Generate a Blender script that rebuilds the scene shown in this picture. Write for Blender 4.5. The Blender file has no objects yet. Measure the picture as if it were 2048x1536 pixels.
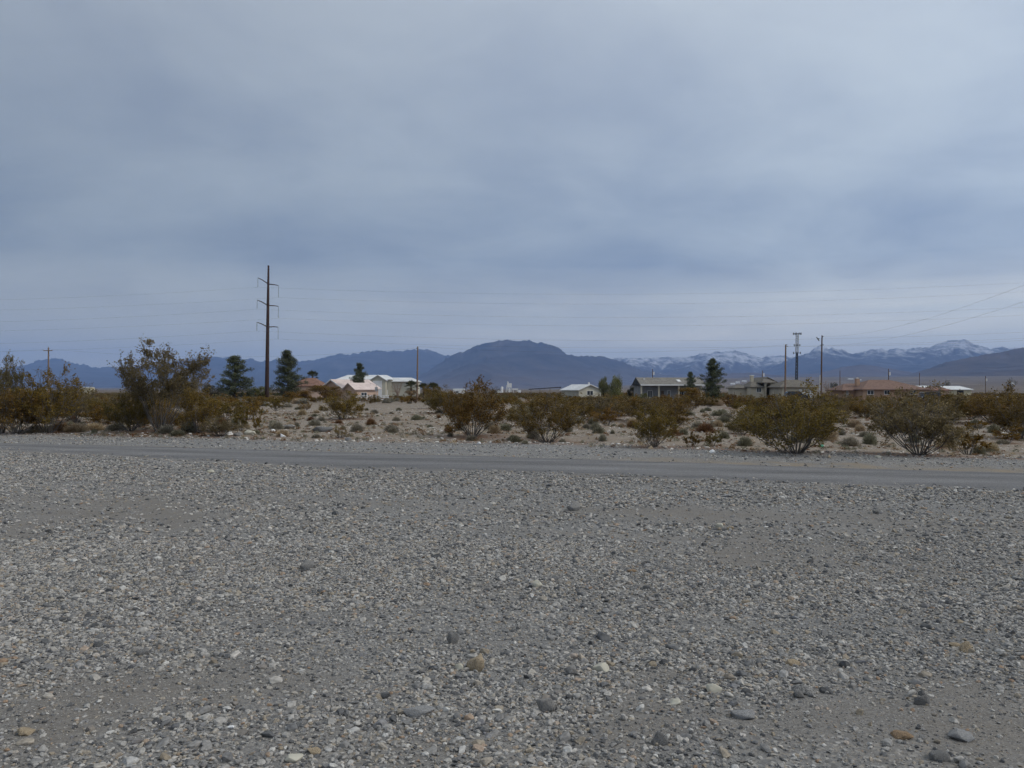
import bpy, bmesh, math, random
import numpy as np
from math import radians, sin, cos, pi
from mathutils import Vector

# ------------------------------------------------------------------ camera, sky, sun, exposure
scene = bpy.context.scene
COL = scene.collection
F, HY, CX, EYE = 1607.0, 778.0, 1024.0, 1.6      # focal length / horizon row in photo pixels, eye height

cam = bpy.data.cameras.new('camera'); camo = bpy.data.objects.new('camera', cam); COL.objects.link(camo)
camo.location = (0, 0, EYE); camo.rotation_euler = (radians(90), 0, 0)
cam.sensor_width = 36; cam.lens = F / 2048 * 36; cam.shift_y = (HY - 768) / 2048
cam.clip_start = 0.1; cam.clip_end = 80000
scene.camera = camo

SUN_EL, SUN_AZ = 40.0, 104.0                      # azimuth clockwise from the view direction (+Y)
w = bpy.data.worlds.new('World'); scene.world = w; w.use_nodes = True
nt = w.node_tree; N = nt.nodes; L = nt.links
for n in list(N): N.remove(n)
def wn(t, **k):
    n = N.new(t)
    for a, b in k.items(): setattr(n, a, b)
    return n
out = wn('ShaderNodeOutputWorld'); bg = wn('ShaderNodeBackground'); bg.inputs['Strength'].default_value = 0.1
sky = wn('ShaderNodeTexSky', sky_type='NISHITA', sun_disc=False)
sky.sun_elevation = radians(SUN_EL); sky.sun_rotation = radians(SUN_AZ); sky.dust_density = 2.0
tc = wn('ShaderNodeTexCoord'); sep = wn('ShaderNodeSeparateXYZ'); L.new(tc.outputs['Generated'], sep.inputs[0])
def wmath(op, a, b=None, clamp=False):
    n = wn('ShaderNodeMath', operation=op, use_clamp=clamp)
    for i, v in enumerate((a, b)):
        if v is None: continue
        if isinstance(v, (int, float)): n.inputs[i].default_value = v
        else: L.new(v, n.inputs[i])
    return n.outputs[0]
zc = wmath('MAXIMUM', sep.outputs['Z'], 0.0)
den = wmath('ADD', zc, 0.24)
cu = wmath('DIVIDE', sep.outputs['X'], den); cv = wmath('DIVIDE', sep.outputs['Y'], den)
cmb = wn('ShaderNodeCombineXYZ'); L.new(cu, cmb.inputs[0]); L.new(cv, cmb.inputs[1])
def wnoise(scale, detail, rough, vec, sc=(1, 1, 1), dist=0.0, loc=(0, 0, 0)):
    m = wn('ShaderNodeMapping'); m.inputs['Scale'].default_value = sc; m.inputs['Location'].default_value = loc
    L.new(vec, m.inputs[0])
    n = wn('ShaderNodeTexNoise'); n.inputs['Scale'].default_value = scale; n.inputs['Detail'].default_value = detail
    n.inputs['Roughness'].default_value = rough; n.inputs['Distortion'].default_value = dist
    L.new(m.outputs[0], n.inputs['Vector']); return n.outputs['Fac']
big = wnoise(0.75, 6, 0.5, cmb.outputs[0], (0.85, 1.0, 1), 0.3, (3.1, 1.7, 0))
fine = wnoise(2.6, 8, 0.58, cmb.outputs[0], (0.8, 1.0, 1), 0.3, (0.3, 5.2, 0))
mixn = wmath('ADD', wmath('MULTIPLY', big, 0.5), wmath('MULTIPLY', fine, 0.5))
ramp = wn('ShaderNodeValToRGB'); L.new(mixn, ramp.inputs[0])
cr = ramp.color_ramp; cr.elements[0].position = 0.37; cr.elements[1].position = 0.63
CL_DARK = (2.50, 3.20, 4.35, 1); CL_LIGHT = (4.20, 4.95, 5.75, 1)
cr.elements[0].color = CL_DARK; cr.elements[1].color = CL_LIGHT
# the cloud sheet is thinner and paler low down, and brighter on the side the veiled sun stands on
hz = wn('ShaderNodeMapRange'); hz.inputs[1].default_value = 0.0; hz.inputs[2].default_value = 0.15
hz.inputs[3].default_value = 1.0; hz.inputs[4].default_value = 0.0; L.new(zc, hz.inputs[0])
hzp = wmath('POWER', hz.outputs[0], 0.85)
streak = wnoise(1.2, 5, 0.55, tc.outputs['Generated'], (2.2, 2.2, 26), 0.5, (0.9, 0.0, 1.0))
smr = wn('ShaderNodeMapRange'); smr.inputs[1].default_value = 0.5; smr.inputs[2].default_value = 0.72
smr.inputs[3].default_value = 0.0; smr.inputs[4].default_value = 1.0; L.new(streak, smr.inputs[0])
mixh = wn('ShaderNodeMix', data_type='RGBA'); L.new(wmath('MULTIPLY', hzp, 0.78), mixh.inputs[0])
L.new(ramp.outputs[0], mixh.inputs[6]); mixh.inputs[7].default_value = (9.6, 9.6, 8.5, 1)
hi = wn('ShaderNodeMapRange'); hi.inputs[1].default_value = 0.20; hi.inputs[2].default_value = 0.75; hi.inputs[3].default_value = 0.0; hi.inputs[4].default_value = 0.92; L.new(zc, hi.inputs[0])
mixz = wn('ShaderNodeMix', data_type='RGBA'); L.new(hi.outputs[0], mixz.inputs[0]); L.new(mixh.outputs[2], mixz.inputs[6]); mixz.inputs[7].default_value = (5.6, 5.95, 6.25, 1)
mixs = wn('ShaderNodeMix', data_type='RGBA')
L.new(wmath('MULTIPLY', wmath('MULTIPLY', smr.outputs[0], hz.outputs[0]), 0.6), mixs.inputs[0])
L.new(mixz.outputs[2], mixs.inputs[6]); mixs.inputs[7].default_value = (10.5, 9.9, 8.6, 1)
sd = (cos(radians(SUN_EL)) * sin(radians(SUN_AZ)), cos(radians(SUN_EL)) * cos(radians(SUN_AZ)), sin(radians(SUN_EL)))
dot = wn('ShaderNodeVectorMath', operation='DOT_PRODUCT'); L.new(tc.outputs['Generated'], dot.inputs[0]); dot.inputs[1].default_value = sd
glow = wn('ShaderNodeMapRange'); glow.inputs[1].default_value = -0.6; glow.inputs[2].default_value = 1.0
glow.inputs[3].default_value = 0.66; glow.inputs[4].default_value = 1.76; L.new(dot.outputs['Value'], glow.inputs[0])
vm = wn('ShaderNodeVectorMath', operation='SCALE'); L.new(mixs.outputs[2], vm.inputs[0]); L.new(glow.outputs[0], vm.inputs['Scale'])
mixc = wn('ShaderNodeMix', data_type='RGBA'); mixc.inputs[0].default_value = 0.94
L.new(sky.outputs[0], mixc.inputs[6]); L.new(vm.outputs[0], mixc.inputs[7])
L.new(mixc.outputs[2], bg.inputs['Color']); L.new(bg.outputs[0], out.inputs[0])

sl = bpy.data.lights.new('sun', 'SUN'); so = bpy.data.objects.new('sun', sl); COL.objects.link(so)
sl.energy = 1.5; sl.angle = radians(10); sl.color = (1.0, 0.92, 0.81)
so.rotation_euler = (radians(90 - SUN_EL), 0, radians(180 - SUN_AZ))
so.location = (40, -10, 40)
scene.view_settings.view_transform = 'Standard'; scene.view_settings.look = 'None'
scene.view_settings.exposure = 0.0; scene.view_settings.gamma = 1.0
scene.cycles.use_adaptive_sampling = True; scene.cycles.adaptive_threshold = 0.025; scene.cycles.adaptive_min_samples = 16
w.cycles.sampling_method = 'MANUAL'; w.cycles.sample_map_resolution = 512
scene.cycles.max_bounces = 3; scene.cycles.volume_bounces = 0; scene.cycles.transparent_max_bounces = 8

# ------------------------------------------------------------------ helpers
rng = np.random.default_rng(7)
def tag(o, label=None, cat=None, group=None, kind=None):
    if label: o['label'] = label
    if cat: o['category'] = cat
    if group: o['group'] = group
    if kind: o['kind'] = kind
    return o
def link(name, me, mat=None, parent=None, loc=(0, 0, 0), rz=0.0):
    o = bpy.data.objects.new(name, me); COL.objects.link(o); o.location = loc; o.rotation_euler = (0, 0, rz)
    if mat is not None and me is not None and not me.materials: me.materials.append(mat)
    if parent is not None: o.parent = parent
    return o
def thing(name, label, cat, loc=(0, 0, 0), rz=0.0, group=None):
    return tag(link(name, None, None, None, loc, rz), label, cat, group)
def np_mesh(name, V, FF, smooth=False, attrs=None):
    V = np.asarray(V, dtype=np.float32); FF = np.asarray(FF, dtype=np.int32); m, k = FF.shape
    me = bpy.data.meshes.new(name)
    me.vertices.add(len(V)); me.vertices.foreach_set('co', V.ravel())
    me.loops.add(m * k); me.loops.foreach_set('vertex_index', FF.ravel())
    me.polygons.add(m); me.polygons.foreach_set('loop_start', np.arange(0, m * k, k, dtype=np.int32))
    me.update(calc_edges=True)
    if smooth: me.polygons.foreach_set('use_smooth', np.ones(m, dtype=bool))
    for nm, (dom, arr) in (attrs or {}).items():
        a = me.attributes.new(nm, 'FLOAT', dom); a.data.foreach_set('value', np.asarray(arr, dtype=np.float32))
    me.update(); return me
class MB:
    """collects boxes, prisms and tubes; build() links them as one mesh"""
    def __init__(s): s.v = []; s.f = []
    def box(s, x0, x1, y0, y1, z0, z1):
        b = len(s.v)
        s.v += [(x, y, z) for z in (z0, z1) for y in (y0, y1) for x in (x0, x1)]
        s.f += [tuple(b + i for i in q) for q in ((0, 2, 3, 1), (4, 5, 7, 6), (0, 1, 5, 4), (2, 6, 7, 3), (0, 4, 6, 2), (1, 3, 7, 5))]
        return s
    def prism(s, poly, vec):
        n = len(poly); b = len(s.v); V = Vector(vec)
        s.v += [tuple(p) for p in poly] + [tuple(Vector(p) + V) for p in poly]
        s.f.append(tuple(b + i for i in range(n))); s.f.append(tuple(b + n + i for i in reversed(range(n))))
        for i in range(n):
            j = (i + 1) % n; s.f.append((b + i, b + n + i, b + n + j, b + j))
        return s
    def tube(s, p0, p1, r0, r1=None, n=6, caps=True):
        r1 = r0 if r1 is None else r1
        p0 = Vector(p0); p1 = Vector(p1); d = (p1 - p0).normalized()
        a = d.cross(Vector((0, 0, 1)) if abs(d.z) < 0.9 else Vector((1, 0, 0))).normalized(); c = d.cross(a)
        b = len(s.v)
        for p, r in ((p0, r0), (p1, r1)):
            for i in range(n):
                t = 2 * pi * i / n; s.v.append(tuple(p + (a * cos(t) + c * sin(t)) * r))
        for i in range(n):
            j = (i + 1) % n; s.f.append((b + i, b + j, b + n + j, b + n + i))
        if caps: s.f.append(tuple(b + i for i in reversed(range(n)))); s.f.append(tuple(b + n + i for i in range(n)))
        return s
    def path(s, pts, r, n=6):
        rs = r if isinstance(r, (list, tuple)) else [r] * len(pts)
        for i in range(len(pts) - 1): s.tube(pts[i], pts[i + 1], rs[i], rs[i + 1], n)
        return s
    def mesh(s, name):
        me = bpy.data.meshes.new(name); me.from_pydata(s.v, [], s.f); me.update()
        bm = bmesh.new(); bm.from_mesh(me); bmesh.ops.recalc_face_normals(bm, faces=bm.faces); bm.to_mesh(me); bm.free()
        return me
    def build(s, name, mat, parent=None, loc=(0, 0, 0), rz=0.0):
        return link(name, s.mesh(name), mat, parent, loc, rz)
def _hash(ix, iy, seed):
    h = (ix.astype(np.int64) * 374761393 + iy.astype(np.int64) * 668265263 + seed * 1442695041) & 0xffffffff
    h = ((h ^ (h >> 13)) * 1274126177) & 0xffffffff
    return ((h ^ (h >> 16)) & 0xffffff) / float(0xffffff)
def vnoise(x, y, seed=0):
    x = np.asarray(x, float); y = np.asarray(y, float); x, y = np.broadcast_arrays(x, y)
    ix = np.floor(x); iy = np.floor(y); fx = x - ix; fy = y - iy
    fx = fx * fx * (3 - 2 * fx); fy = fy * fy * (3 - 2 * fy)
    a = _hash(ix, iy, seed); b = _hash(ix + 1, iy, seed); c = _hash(ix, iy + 1, seed); d = _hash(ix + 1, iy + 1, seed)
    return (a * (1 - fx) + b * fx) * (1 - fy) + (c * (1 - fx) + d * fx) * fy
def fbm(x, y, seed=0, octv=4, gain=0.5):
    s = 0; a = 1.0; t = 0; x = np.asarray(x, float); y = np.asarray(y, float)
    for o in range(octv):
        s = s + a * vnoise(x * 2 ** o, y * 2 ** o, seed + 17 * o); t += a; a *= gain
    return s / t
def ridged(x, y, seed=0, octv=4):
    s = 0; a = 1.0; t = 0
    for o in range(octv):
        s = s + a * (1 - np.abs(2 * vnoise(x * 2 ** o, y * 2 ** o, seed + 31 * o) - 1)); t += a; a *= 0.5
    return s / t
def sstep(a, b, x):
    t = np.clip((np.asarray(x, float) - a) / (b - a), 0, 1); return t * t * (3 - 2 * t)

# ------------------------------------------------------------------ materials
def nodes_of(m): return m.node_tree.nodes, m.node_tree.links
def base_mat(name, rough=0.9, spec=0.2):
    m = bpy.data.materials.new(name); m.use_nodes = True
    p = m.node_tree.nodes['Principled BSDF']; p.inputs['Roughness'].default_value = rough
    p.inputs['Specular IOR Level'].default_value = spec
    return m, p
def rgb(c): return (c[0], c[1], c[2], 1)
def noise_mat(name, c1, c2, scale=3.0, rough=0.9, detail=6, bump=0.0, bscale=None, stretch=(1, 1, 1), lo=0.35, hi=0.65, spec=0.2, metal=0.0, coord='Object'):
    m, p = base_mat(name, rough, spec); n, l = nodes_of(m); p.inputs['Metallic'].default_value = metal
    t = n.new('ShaderNodeTexCoord'); mp = n.new('ShaderNodeMapping'); mp.inputs['Scale'].default_value = stretch
    l.new(t.outputs[coord], mp.inputs[0])
    a = n.new('ShaderNodeTexNoise'); a.inputs['Scale'].default_value = scale; a.inputs['Detail'].default_value = detail
    l.new(mp.outputs[0], a.inputs['Vector'])
    r = n.new('ShaderNodeValToRGB'); r.color_ramp.elements[0].position = lo; r.color_ramp.elements[1].position = hi
    r.color_ramp.elements[0].color = rgb(c1); r.color_ramp.elements[1].color = rgb(c2)
    l.new(a.outputs['Fac'], r.inputs[0]); l.new(r.outputs[0], p.inputs['Base Color'])
    if bump:
        b = n.new('ShaderNodeTexNoise'); b.inputs['Scale'].default_value = bscale or scale * 6; b.inputs['Detail'].default_value = 5
        l.new(mp.outputs[0], b.inputs['Vector'])
        bp = n.new('ShaderNodeBump'); bp.inputs['Strength'].default_value = bump; bp.inputs['Distance'].default_value = 0.02
        l.new(b.outputs['Fac'], bp.inputs['Height']); l.new(bp.outputs[0], p.inputs['Normal'])
    return m
def leaf_mat(name, cols, pos=None, objvar=0.25, transl=0.3):
    """colour picked per leaf ('rnd' face attribute) and shifted a little per plant"""
    m, p = base_mat(name, 0.75, 0.25); n, l = nodes_of(m)
    at = n.new('ShaderNodeAttribute'); at.attribute_name = 'rnd'
    r = n.new('ShaderNodeValToRGB'); e = r.color_ramp.elements
    pos = pos or [i / (len(cols) - 1) for i in range(len(cols))]
    e[0].position = pos[0]; e[0].color = rgb(cols[0]); e[1].position = pos[-1]; e[1].color = rgb(cols[-1])
    for q, c in zip(pos[1:-1], cols[1:-1]):
        x = e.new(q); x.color = rgb(c)
    l.new(at.outputs['Fac'], r.inputs[0])
    oi = n.new('ShaderNodeObjectInfo'); hs = n.new('ShaderNodeHueSaturation')
    mr = n.new('ShaderNodeMapRange'); mr.inputs[3].default_value = 1 - objvar; mr.inputs[4].default_value = 1 + objvar
    l.new(oi.outputs['Random'], mr.inputs[0]); l.new(mr.outputs[0], hs.inputs['Value'])
    mh = n.new('ShaderNodeMapRange'); mh.inputs[3].default_value = 0.488; mh.inputs[4].default_value = 0.512
    mm = n.new('ShaderNodeMath'); mm.operation = 'FRACT'; mu = n.new('ShaderNodeMath'); mu.operation = 'MULTIPLY'; mu.inputs[1].default_value = 7.31
    l.new(oi.outputs['Random'], mu.inputs[0]); l.new(mu.outputs[0], mm.inputs[0]); l.new(mm.outputs[0], mh.inputs[0]); l.new(mh.outputs[0], hs.inputs['Hue'])
    l.new(r.outputs[0], hs.inputs['Color']); l.new(hs.outputs[0], p.inputs['Base Color'])
    if transl:
        tr = n.new('ShaderNodeBsdfTranslucent'); l.new(hs.outputs[0], tr.inputs['Color'])
        mx = n.new('ShaderNodeMixShader'); mx.inputs[0].default_value = transl
        l.new(p.outputs[0], mx.inputs[1]); l.new(tr.outputs[0], mx.inputs[2]); l.new(mx.outputs[0], n['Material Output'].inputs[0])
    return m
def stone_mat(name, stops, gl=0.15):
    """one colour for each stone (object random), mottled"""
    m, p = base_mat(name, 0.9, gl); n, l = nodes_of(m)
    oi = n.new('ShaderNodeObjectInfo'); r = n.new('ShaderNodeValToRGB'); e = r.color_ramp.elements
    e[0].position = stops[0][0]; e[0].color = rgb(stops[0][1]); e[1].position = stops[-1][0]; e[1].color = rgb(stops[-1][1])
    for q, c in stops[1:-1]:
        x = e.new(q); x.color = rgb(c)
    l.new(oi.outputs['Random'], r.inputs[0])
    t = n.new('ShaderNodeTexCoord'); a = n.new('ShaderNodeTexNoise'); a.inputs['Scale'].default_value = 2.2; a.inputs['Detail'].default_value = 6
    l.new(t.outputs['Object'], a.inputs['Vector'])
    mr = n.new('ShaderNodeMapRange'); mr.inputs[1].default_value = 0.3; mr.inputs[2].default_value = 0.7; mr.inputs[3].default_value = 0.72; mr.inputs[4].default_value = 1.22
    l.new(a.outputs['Fac'], mr.inputs[0])
    v = n.new('ShaderNodeVectorMath'); v.operation = 'SCALE'; l.new(r.outputs[0], v.inputs[0]); l.new(mr.outputs[0], v.inputs['Scale'])
    l.new(v.outputs[0], p.inputs['Base Color'])
    return m
M = {}
G = 1.0
M['stone'] = stone_mat('gravel_stone', [(0, (0.074, 0.075, 0.077)), (0.14, (0.128, 0.130, 0.133)), (0.36, (0.240, 0.234, 0.224)), (0.66, (0.39, 0.375, 0.348)),
                                        (0.80, (0.26, 0.22, 0.165)), (0.86, (0.17, 0.17, 0.178)), (0.93, (0.52, 0.51, 0.48)), (0.972, (0.27, 0.19, 0.13)), (1.0, (0.36, 0.33, 0.28))])
M['desert_stone'] = stone_mat('desert_stone', [(0, (0.17, 0.15, 0.14)), (0.3, (0.30, 0.27, 0.24)), (0.6, (0.42, 0.39, 0.35)), (0.8, (0.55, 0.53, 0.49)), (1.0, (0.70, 0.68, 0.64))])
def rockm(key, c1, c2): M[key] = noise_mat('rock_' + key, c1, c2, 9, 0.92, 8, 0.5, 40, lo=0.3, hi=0.7)
rockm('grey', (0.16, 0.158, 0.152), (0.29, 0.28, 0.265)); rockm('darkgrey', (0.115, 0.114, 0.112), (0.21, 0.207, 0.20))
rockm('tan', (0.24, 0.185, 0.12), (0.42, 0.35, 0.25)); rockm('cream', (0.27, 0.245, 0.20), (0.43, 0.40, 0.34))
rockm('white', (0.50, 0.50, 0.48), (0.72, 0.71, 0.68)); rockm('orange', (0.20, 0.14, 0.085), (0.32, 0.23, 0.15))
rockm('bluegrey', (0.19, 0.193, 0.195), (0.29, 0.29, 0.287)); rockm('mottled', (0.05, 0.05, 0.05), (0.40, 0.39, 0.37))
M['leaf'] = leaf_mat('creosote_leaf', [(0.066, 0.045, 0.012), (0.148, 0.097, 0.021), (0.228, 0.142, 0.030), (0.275, 0.148, 0.037)], [0, 0.35, 0.78, 1.0], 0.25)
M['leaf_rust'] = leaf_mat('creosote_leaf_rust', [(0.060, 0.038, 0.011), (0.135, 0.080, 0.020), (0.21, 0.118, 0.029)], None, 0.2)
M['leaf_olive'] = leaf_mat('creosote_leaf_olive', [(0.064, 0.047, 0.013), (0.142, 0.100, 0.025), (0.22, 0.150, 0.038)], None, 0.2)
M['leaf_dull'] = leaf_mat('creosote_leaf_dull', [(0.085, 0.068, 0.034), (0.165, 0.130, 0.062), (0.235, 0.183, 0.088)], None, 0.15)
M['twig'] = noise_mat('grey_twig', (0.075, 0.068, 0.062), (0.17, 0.16, 0.15), 6, 0.9)
M['bursage'] = leaf_mat('bursage_twig', [(0.15, 0.132, 0.10), (0.27, 0.245, 0.19), (0.40, 0.365, 0.285)], None, 0.2)
M['green_bursage'] = leaf_mat('green_bursage_twig', [(0.12, 0.115, 0.075), (0.21, 0.20, 0.135), (0.31, 0.295, 0.21)], None, 0.2)
M['straw'] = leaf_mat('straw_twig', [(0.25, 0.185, 0.115), (0.41, 0.32, 0.205), (0.55, 0.45, 0.31)], None, 0.15)
M['rust'] = leaf_mat('rust_twig', [(0.12, 0.065, 0.03), (0.20, 0.11, 0.05), (0.28, 0.17, 0.09)], None, 0.15)
M['needle'] = leaf_mat('pine_needle', [(0.042, 0.050, 0.026), (0.10, 0.113, 0.060), (0.18, 0.194, 0.115)], None, 0.08)
M['olive_leaf'] = leaf_mat('olive_leaf', [(0.08, 0.085, 0.03), (0.165, 0.165, 0.06), (0.24, 0.23, 0.095)], None, 0.1)
M['dark_leaf'] = leaf_mat('dark_leaf', [(0.022, 0.026, 0.018), (0.05, 0.052, 0.034), (0.08, 0.078, 0.05)], None, 0.1)
M['palm'] = leaf_mat('palm_frond', [(0.03, 0.035, 0.015), (0.07, 0.075, 0.03), (0.12, 0.11, 0.05)], None, 0.1)
M['dead_frond'] = leaf_mat('dead_frond', [(0.13, 0.09, 0.05), (0.22, 0.15, 0.08), (0.28, 0.20, 0.11)], None, 0.1)
M['bark'] = noise_mat('bark', (0.05, 0.038, 0.03), (0.12, 0.09, 0.07), 8, 0.95, bump=0.4)
M['barebark'] = noise_mat('bare_bark', (0.20, 0.14, 0.11), (0.32, 0.23, 0.18), 8, 0.95)
M['pole_wood'] = noise_mat('pole_wood', (0.15, 0.105, 0.075), (0.29, 0.205, 0.145), 5, 0.9, stretch=(6, 6, 0.5))
M['pole_dark'] = noise_mat('pole_dark_wood', (0.09, 0.062, 0.05), (0.17, 0.115, 0.09), 5, 0.9, stretch=(6, 6, 0.5))
M['weathering'] = noise_mat('weathering_steel', (0.040, 0.025, 0.022), (0.072, 0.044, 0.037), 4, 0.85, stretch=(3, 3, 0.3))
M['galv'] = noise_mat('galvanised', (0.30, 0.31, 0.32), (0.42, 0.43, 0.44), 3, 0.55, metal=0.3)
M['darksteel'] = noise_mat('dark_steel', (0.05, 0.055, 0.065), (0.09, 0.095, 0.105), 3, 0.6)
M['wire'] = noise_mat('wire', (0.09, 0.09, 0.095), (0.16, 0.16, 0.165), 3, 0.6)
M['white'] = noise_mat('white_paint', (0.66, 0.66, 0.65), (0.80, 0.80, 0.79), 0.8, 0.6)
M['white_roof'] = noise_mat('white_metal_roof', (0.52, 0.53, 0.53), (0.64, 0.65, 0.65), 0.35, 0.5)
M['pvc'] = noise_mat('white_conduit', (0.55, 0.53, 0.50), (0.68, 0.66, 0.63), 2, 0.6)
M['cream'] = noise_mat('cream_siding', (0.42, 0.40, 0.33), (0.50, 0.48, 0.40), 0.4, 0.8)
M['stucco'] = noise_mat('beige_stucco', (0.44, 0.40, 0.31), (0.54, 0.49, 0.39), 0.5, 0.9, bump=0.2)
M['pink'] = noise_mat('pink_stucco', (0.50, 0.36, 0.28), (0.60, 0.44, 0.35), 0.5, 0.9)
M['pink_roof'] = noise_mat('pale_pink_roof', (0.52, 0.43, 0.40), (0.64, 0.54, 0.50), 0.7, 0.8)
M['rust_roof'] = noise_mat('rust_brown_roof', (0.15, 0.085, 0.062), (0.24, 0.14, 0.105), 1.2, 0.9)
M['tile_roof'] = noise_mat('red_tile_roof', (0.14, 0.09, 0.072), (0.20, 0.13, 0.102), 1.6, 0.9, stretch=(1, 1, 4))
M['shingle'] = noise_mat('grey_shingle', (0.15, 0.14, 0.125), (0.21, 0.20, 0.18), 1.2, 0.95, stretch=(1, 1, 5))
M['shingle2'] = noise_mat('brown_grey_tile', (0.115, 0.105, 0.09), (0.165, 0.15, 0.125), 1.2, 0.95, stretch=(1, 1, 5))
M['tan_stucco'] = noise_mat('tan_stucco', (0.34, 0.22, 0.15), (0.43, 0.29, 0.20), 0.6, 0.9)
M['grey_wall'] = noise_mat('grey_siding', (0.20, 0.205, 0.21), (0.28, 0.285, 0.29), 0.7, 0.85)
M['yellow_wall'] = noise_mat('pale_yellow_wall', (0.52, 0.47, 0.32), (0.60, 0.55, 0.40), 0.6, 0.85)
M['dark'] = noise_mat('dark_trim', (0.02, 0.02, 0.022), (0.05, 0.048, 0.045), 2, 0.8)
M['brown_trim'] = noise_mat('brown_trim', (0.10, 0.075, 0.055), (0.16, 0.12, 0.09), 2, 0.8)
m, p = base_mat('window_glass', 0.08, 0.6); p.inputs['Base Color'].default_value = (0.035, 0.042, 0.05, 1); M['glass'] = m
m, p = base_mat('car_paint_dark', 0.25, 0.5); p.inputs['Base Color'].default_value = (0.012, 0.013, 0.016, 1); M['carpaint'] = m
m, p = base_mat('tyre', 0.9, 0.2); p.inputs['Base Color'].default_value = (0.012, 0.012, 0.012, 1); M['tyre'] = m
m, p = base_mat('green_plastic', 0.4, 0.5); p.inputs['Base Color'].default_value = (0.02, 0.20, 0.10, 1); M['green'] = m

# ------------------------------------------------------------------ lie of the land
NEAR = np.array([(-60, 38.3), (-30, 27.3), (-13.4, 21.1), (-7.6, 18.1), (-3.24, 16.1), (0, 15.2), (3.1, 14.1), (5.5, 13.3), (7.9, 12.4), (30, 4.2), (60, -6.9)])
FAR = np.array([(-60, 40.25), (-30, 29.3), (-15, 23.6), (-9.5, 22.2), (-4.1, 20.4), (0, 19.0), (3.9, 17.5), (6.7, 16.3), (9.8, 15.35), (30, 7.9), (60, -3.2)])
SHO = np.array([(-60, 44), (-30, 33), (-18.2, 28.6), (-10, 26.1), (-5.2, 24.5), (0, 23.6), (3.7, 21.8), (7, 20.2), (11.5, 18.2), (30, 11.3), (60, 0)])
def near(x): return np.interp(x, NEAR[:, 0], NEAR[:, 1])
def far(x): return np.interp(x, FAR[:, 0], FAR[:, 1])
def sho(x): return np.interp(x, SHO[:, 0], SHO[:, 1])
def in_road(x, y):
    """1 inside the road, 0 outside, over a 0.35 m edge"""
    return sstep(-0.05, 0.35, y - near(x)) * sstep(-0.05, 0.35, far(x) - y)
def gz(x, y):
    x = np.asarray(x, float); y = np.asarray(y, float)
    r = np.hypot(x, y)
    z = -0.75 * sstep(40, 150, y) - 0.5 * sstep(150, 600, r)
    lot = 1 - sstep(-0.6, 0.2, y - near(x)); des = sstep(0, 3, y - sho(x)) * (1 - sstep(400, 900, r))
    n = (fbm(x * 0.55, y * 0.55, 3, 4) - 0.5)
    z = z + lot * (n * 0.10 + 0.012) + (1 - lot) * n * 0.045
    z = z + des * ((fbm(x * 0.16, y * 0.16, 5, 4) - 0.5) * 0.42 + (fbm(x * 0.9, y * 0.9, 9, 3) - 0.5) * 0.09)
    ir = in_road(x, y)
    return z * (1 - ir) + (-0.05) * ir
def gz1(x, y): return float(gz(np.array([x]), np.array([y]))[0])
def GP(px, py):
    """ground point seen at photo pixel"""
    d = EYE * F / (py - HY)
    for _ in range(6):
        d = 0.5 * d + 0.5 * (EYE - gz1((px - CX) / F * d, d)) * F / (py - HY)
    x = (px - CX) / F * d
    return x, d, gz1(x, d)
def XD(px, D): return (px - CX) / F * D

# bare sandy places in the gravel lot (photo pixel, half sizes in metres, strength)
SAND = [(GP(200, 1400), 1.0, 0.55, 1.0), (GP(480, 1240), 1.1, 0.35, 0.5), (GP(1000, 1185), 1.3, 0.4, 0.55), (GP(1480, 1035), 2.3, 0.5, 0.6),
        (GP(1880, 1060), 2.2, 0.9, 0.5), (GP(1560, 1120), 1.2, 0.5, 0.5), (GP(1480, 1345), 0.8, 0.25, 0.4), (GP(1740, 1440), 0.7, 0.28, 0.5), (GP(850, 1500), 0.7, 0.25, 0.6),
        (GP(250, 1010), 3.5, 1.3, 0.45), (GP(1960, 1140), 1.5, 0.5, 0.5), (GP(640, 1420), 0.8, 0.3, 0.4)]
TRK = [[(-2.6, 2.0), (-3.1, 5.0), (-4.6, 9.0), (-7.5, 14.0), (-12.5, 19.5)], [(0.6, 2.0), (1.9, 5.0), (3.6, 9.0), (4.6, 13.8)], [(-14, 12.5), (-6, 11.2), (2, 9.4), (9, 6.8), (14, 4.0)]]
def tracks(x, y):
    """faint wheel tracks: two strips along each path"""
    t = np.zeros_like(np.asarray(x, float))
    for path in TRK:
        for (a, b) in zip(path[:-1], path[1:]):
            a = np.array(a); b = np.array(b); d = b - a; L_ = np.hypot(*d); d = d / L_
            u = (x - a[0]) * d[0] + (y - a[1]) * d[1]; v = -(x - a[0]) * d[1] + (y - a[1]) * d[0]
            t = np.maximum(t, np.exp(-((np.abs(v) - 0.78) / 0.20) ** 2) * (u > -0.1) * (u < L_ + 0.1))
    return t * (0.35 + 0.9 * sstep(0.35, 0.6, fbm(x * 0.6, y * 0.6, 27, 3)))
def sand(x, y):
    s = np.zeros_like(np.asarray(x, float))
    wx = x + (fbm(x * 1.3, y * 1.3, 21, 3) - 0.5) * 1.1; wy = y + (fbm(x * 1.3, y * 1.3, 22, 3) - 0.5) * 0.8
    for (c, a, b, k) in SAND:
        q = ((wx - c[0]) / (a * 1.05)) ** 2 + ((wy - c[1]) / (b * 1.05)) ** 2
        s = np.maximum(s, k * np.exp(-q * 0.9))
    return np.clip(s + 0.42 * sstep(0.53, 0.74, fbm(x * 0.45, y * 0.8, 25, 4)) + 0.42 * tracks(x, y), 0, 1)

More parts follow.
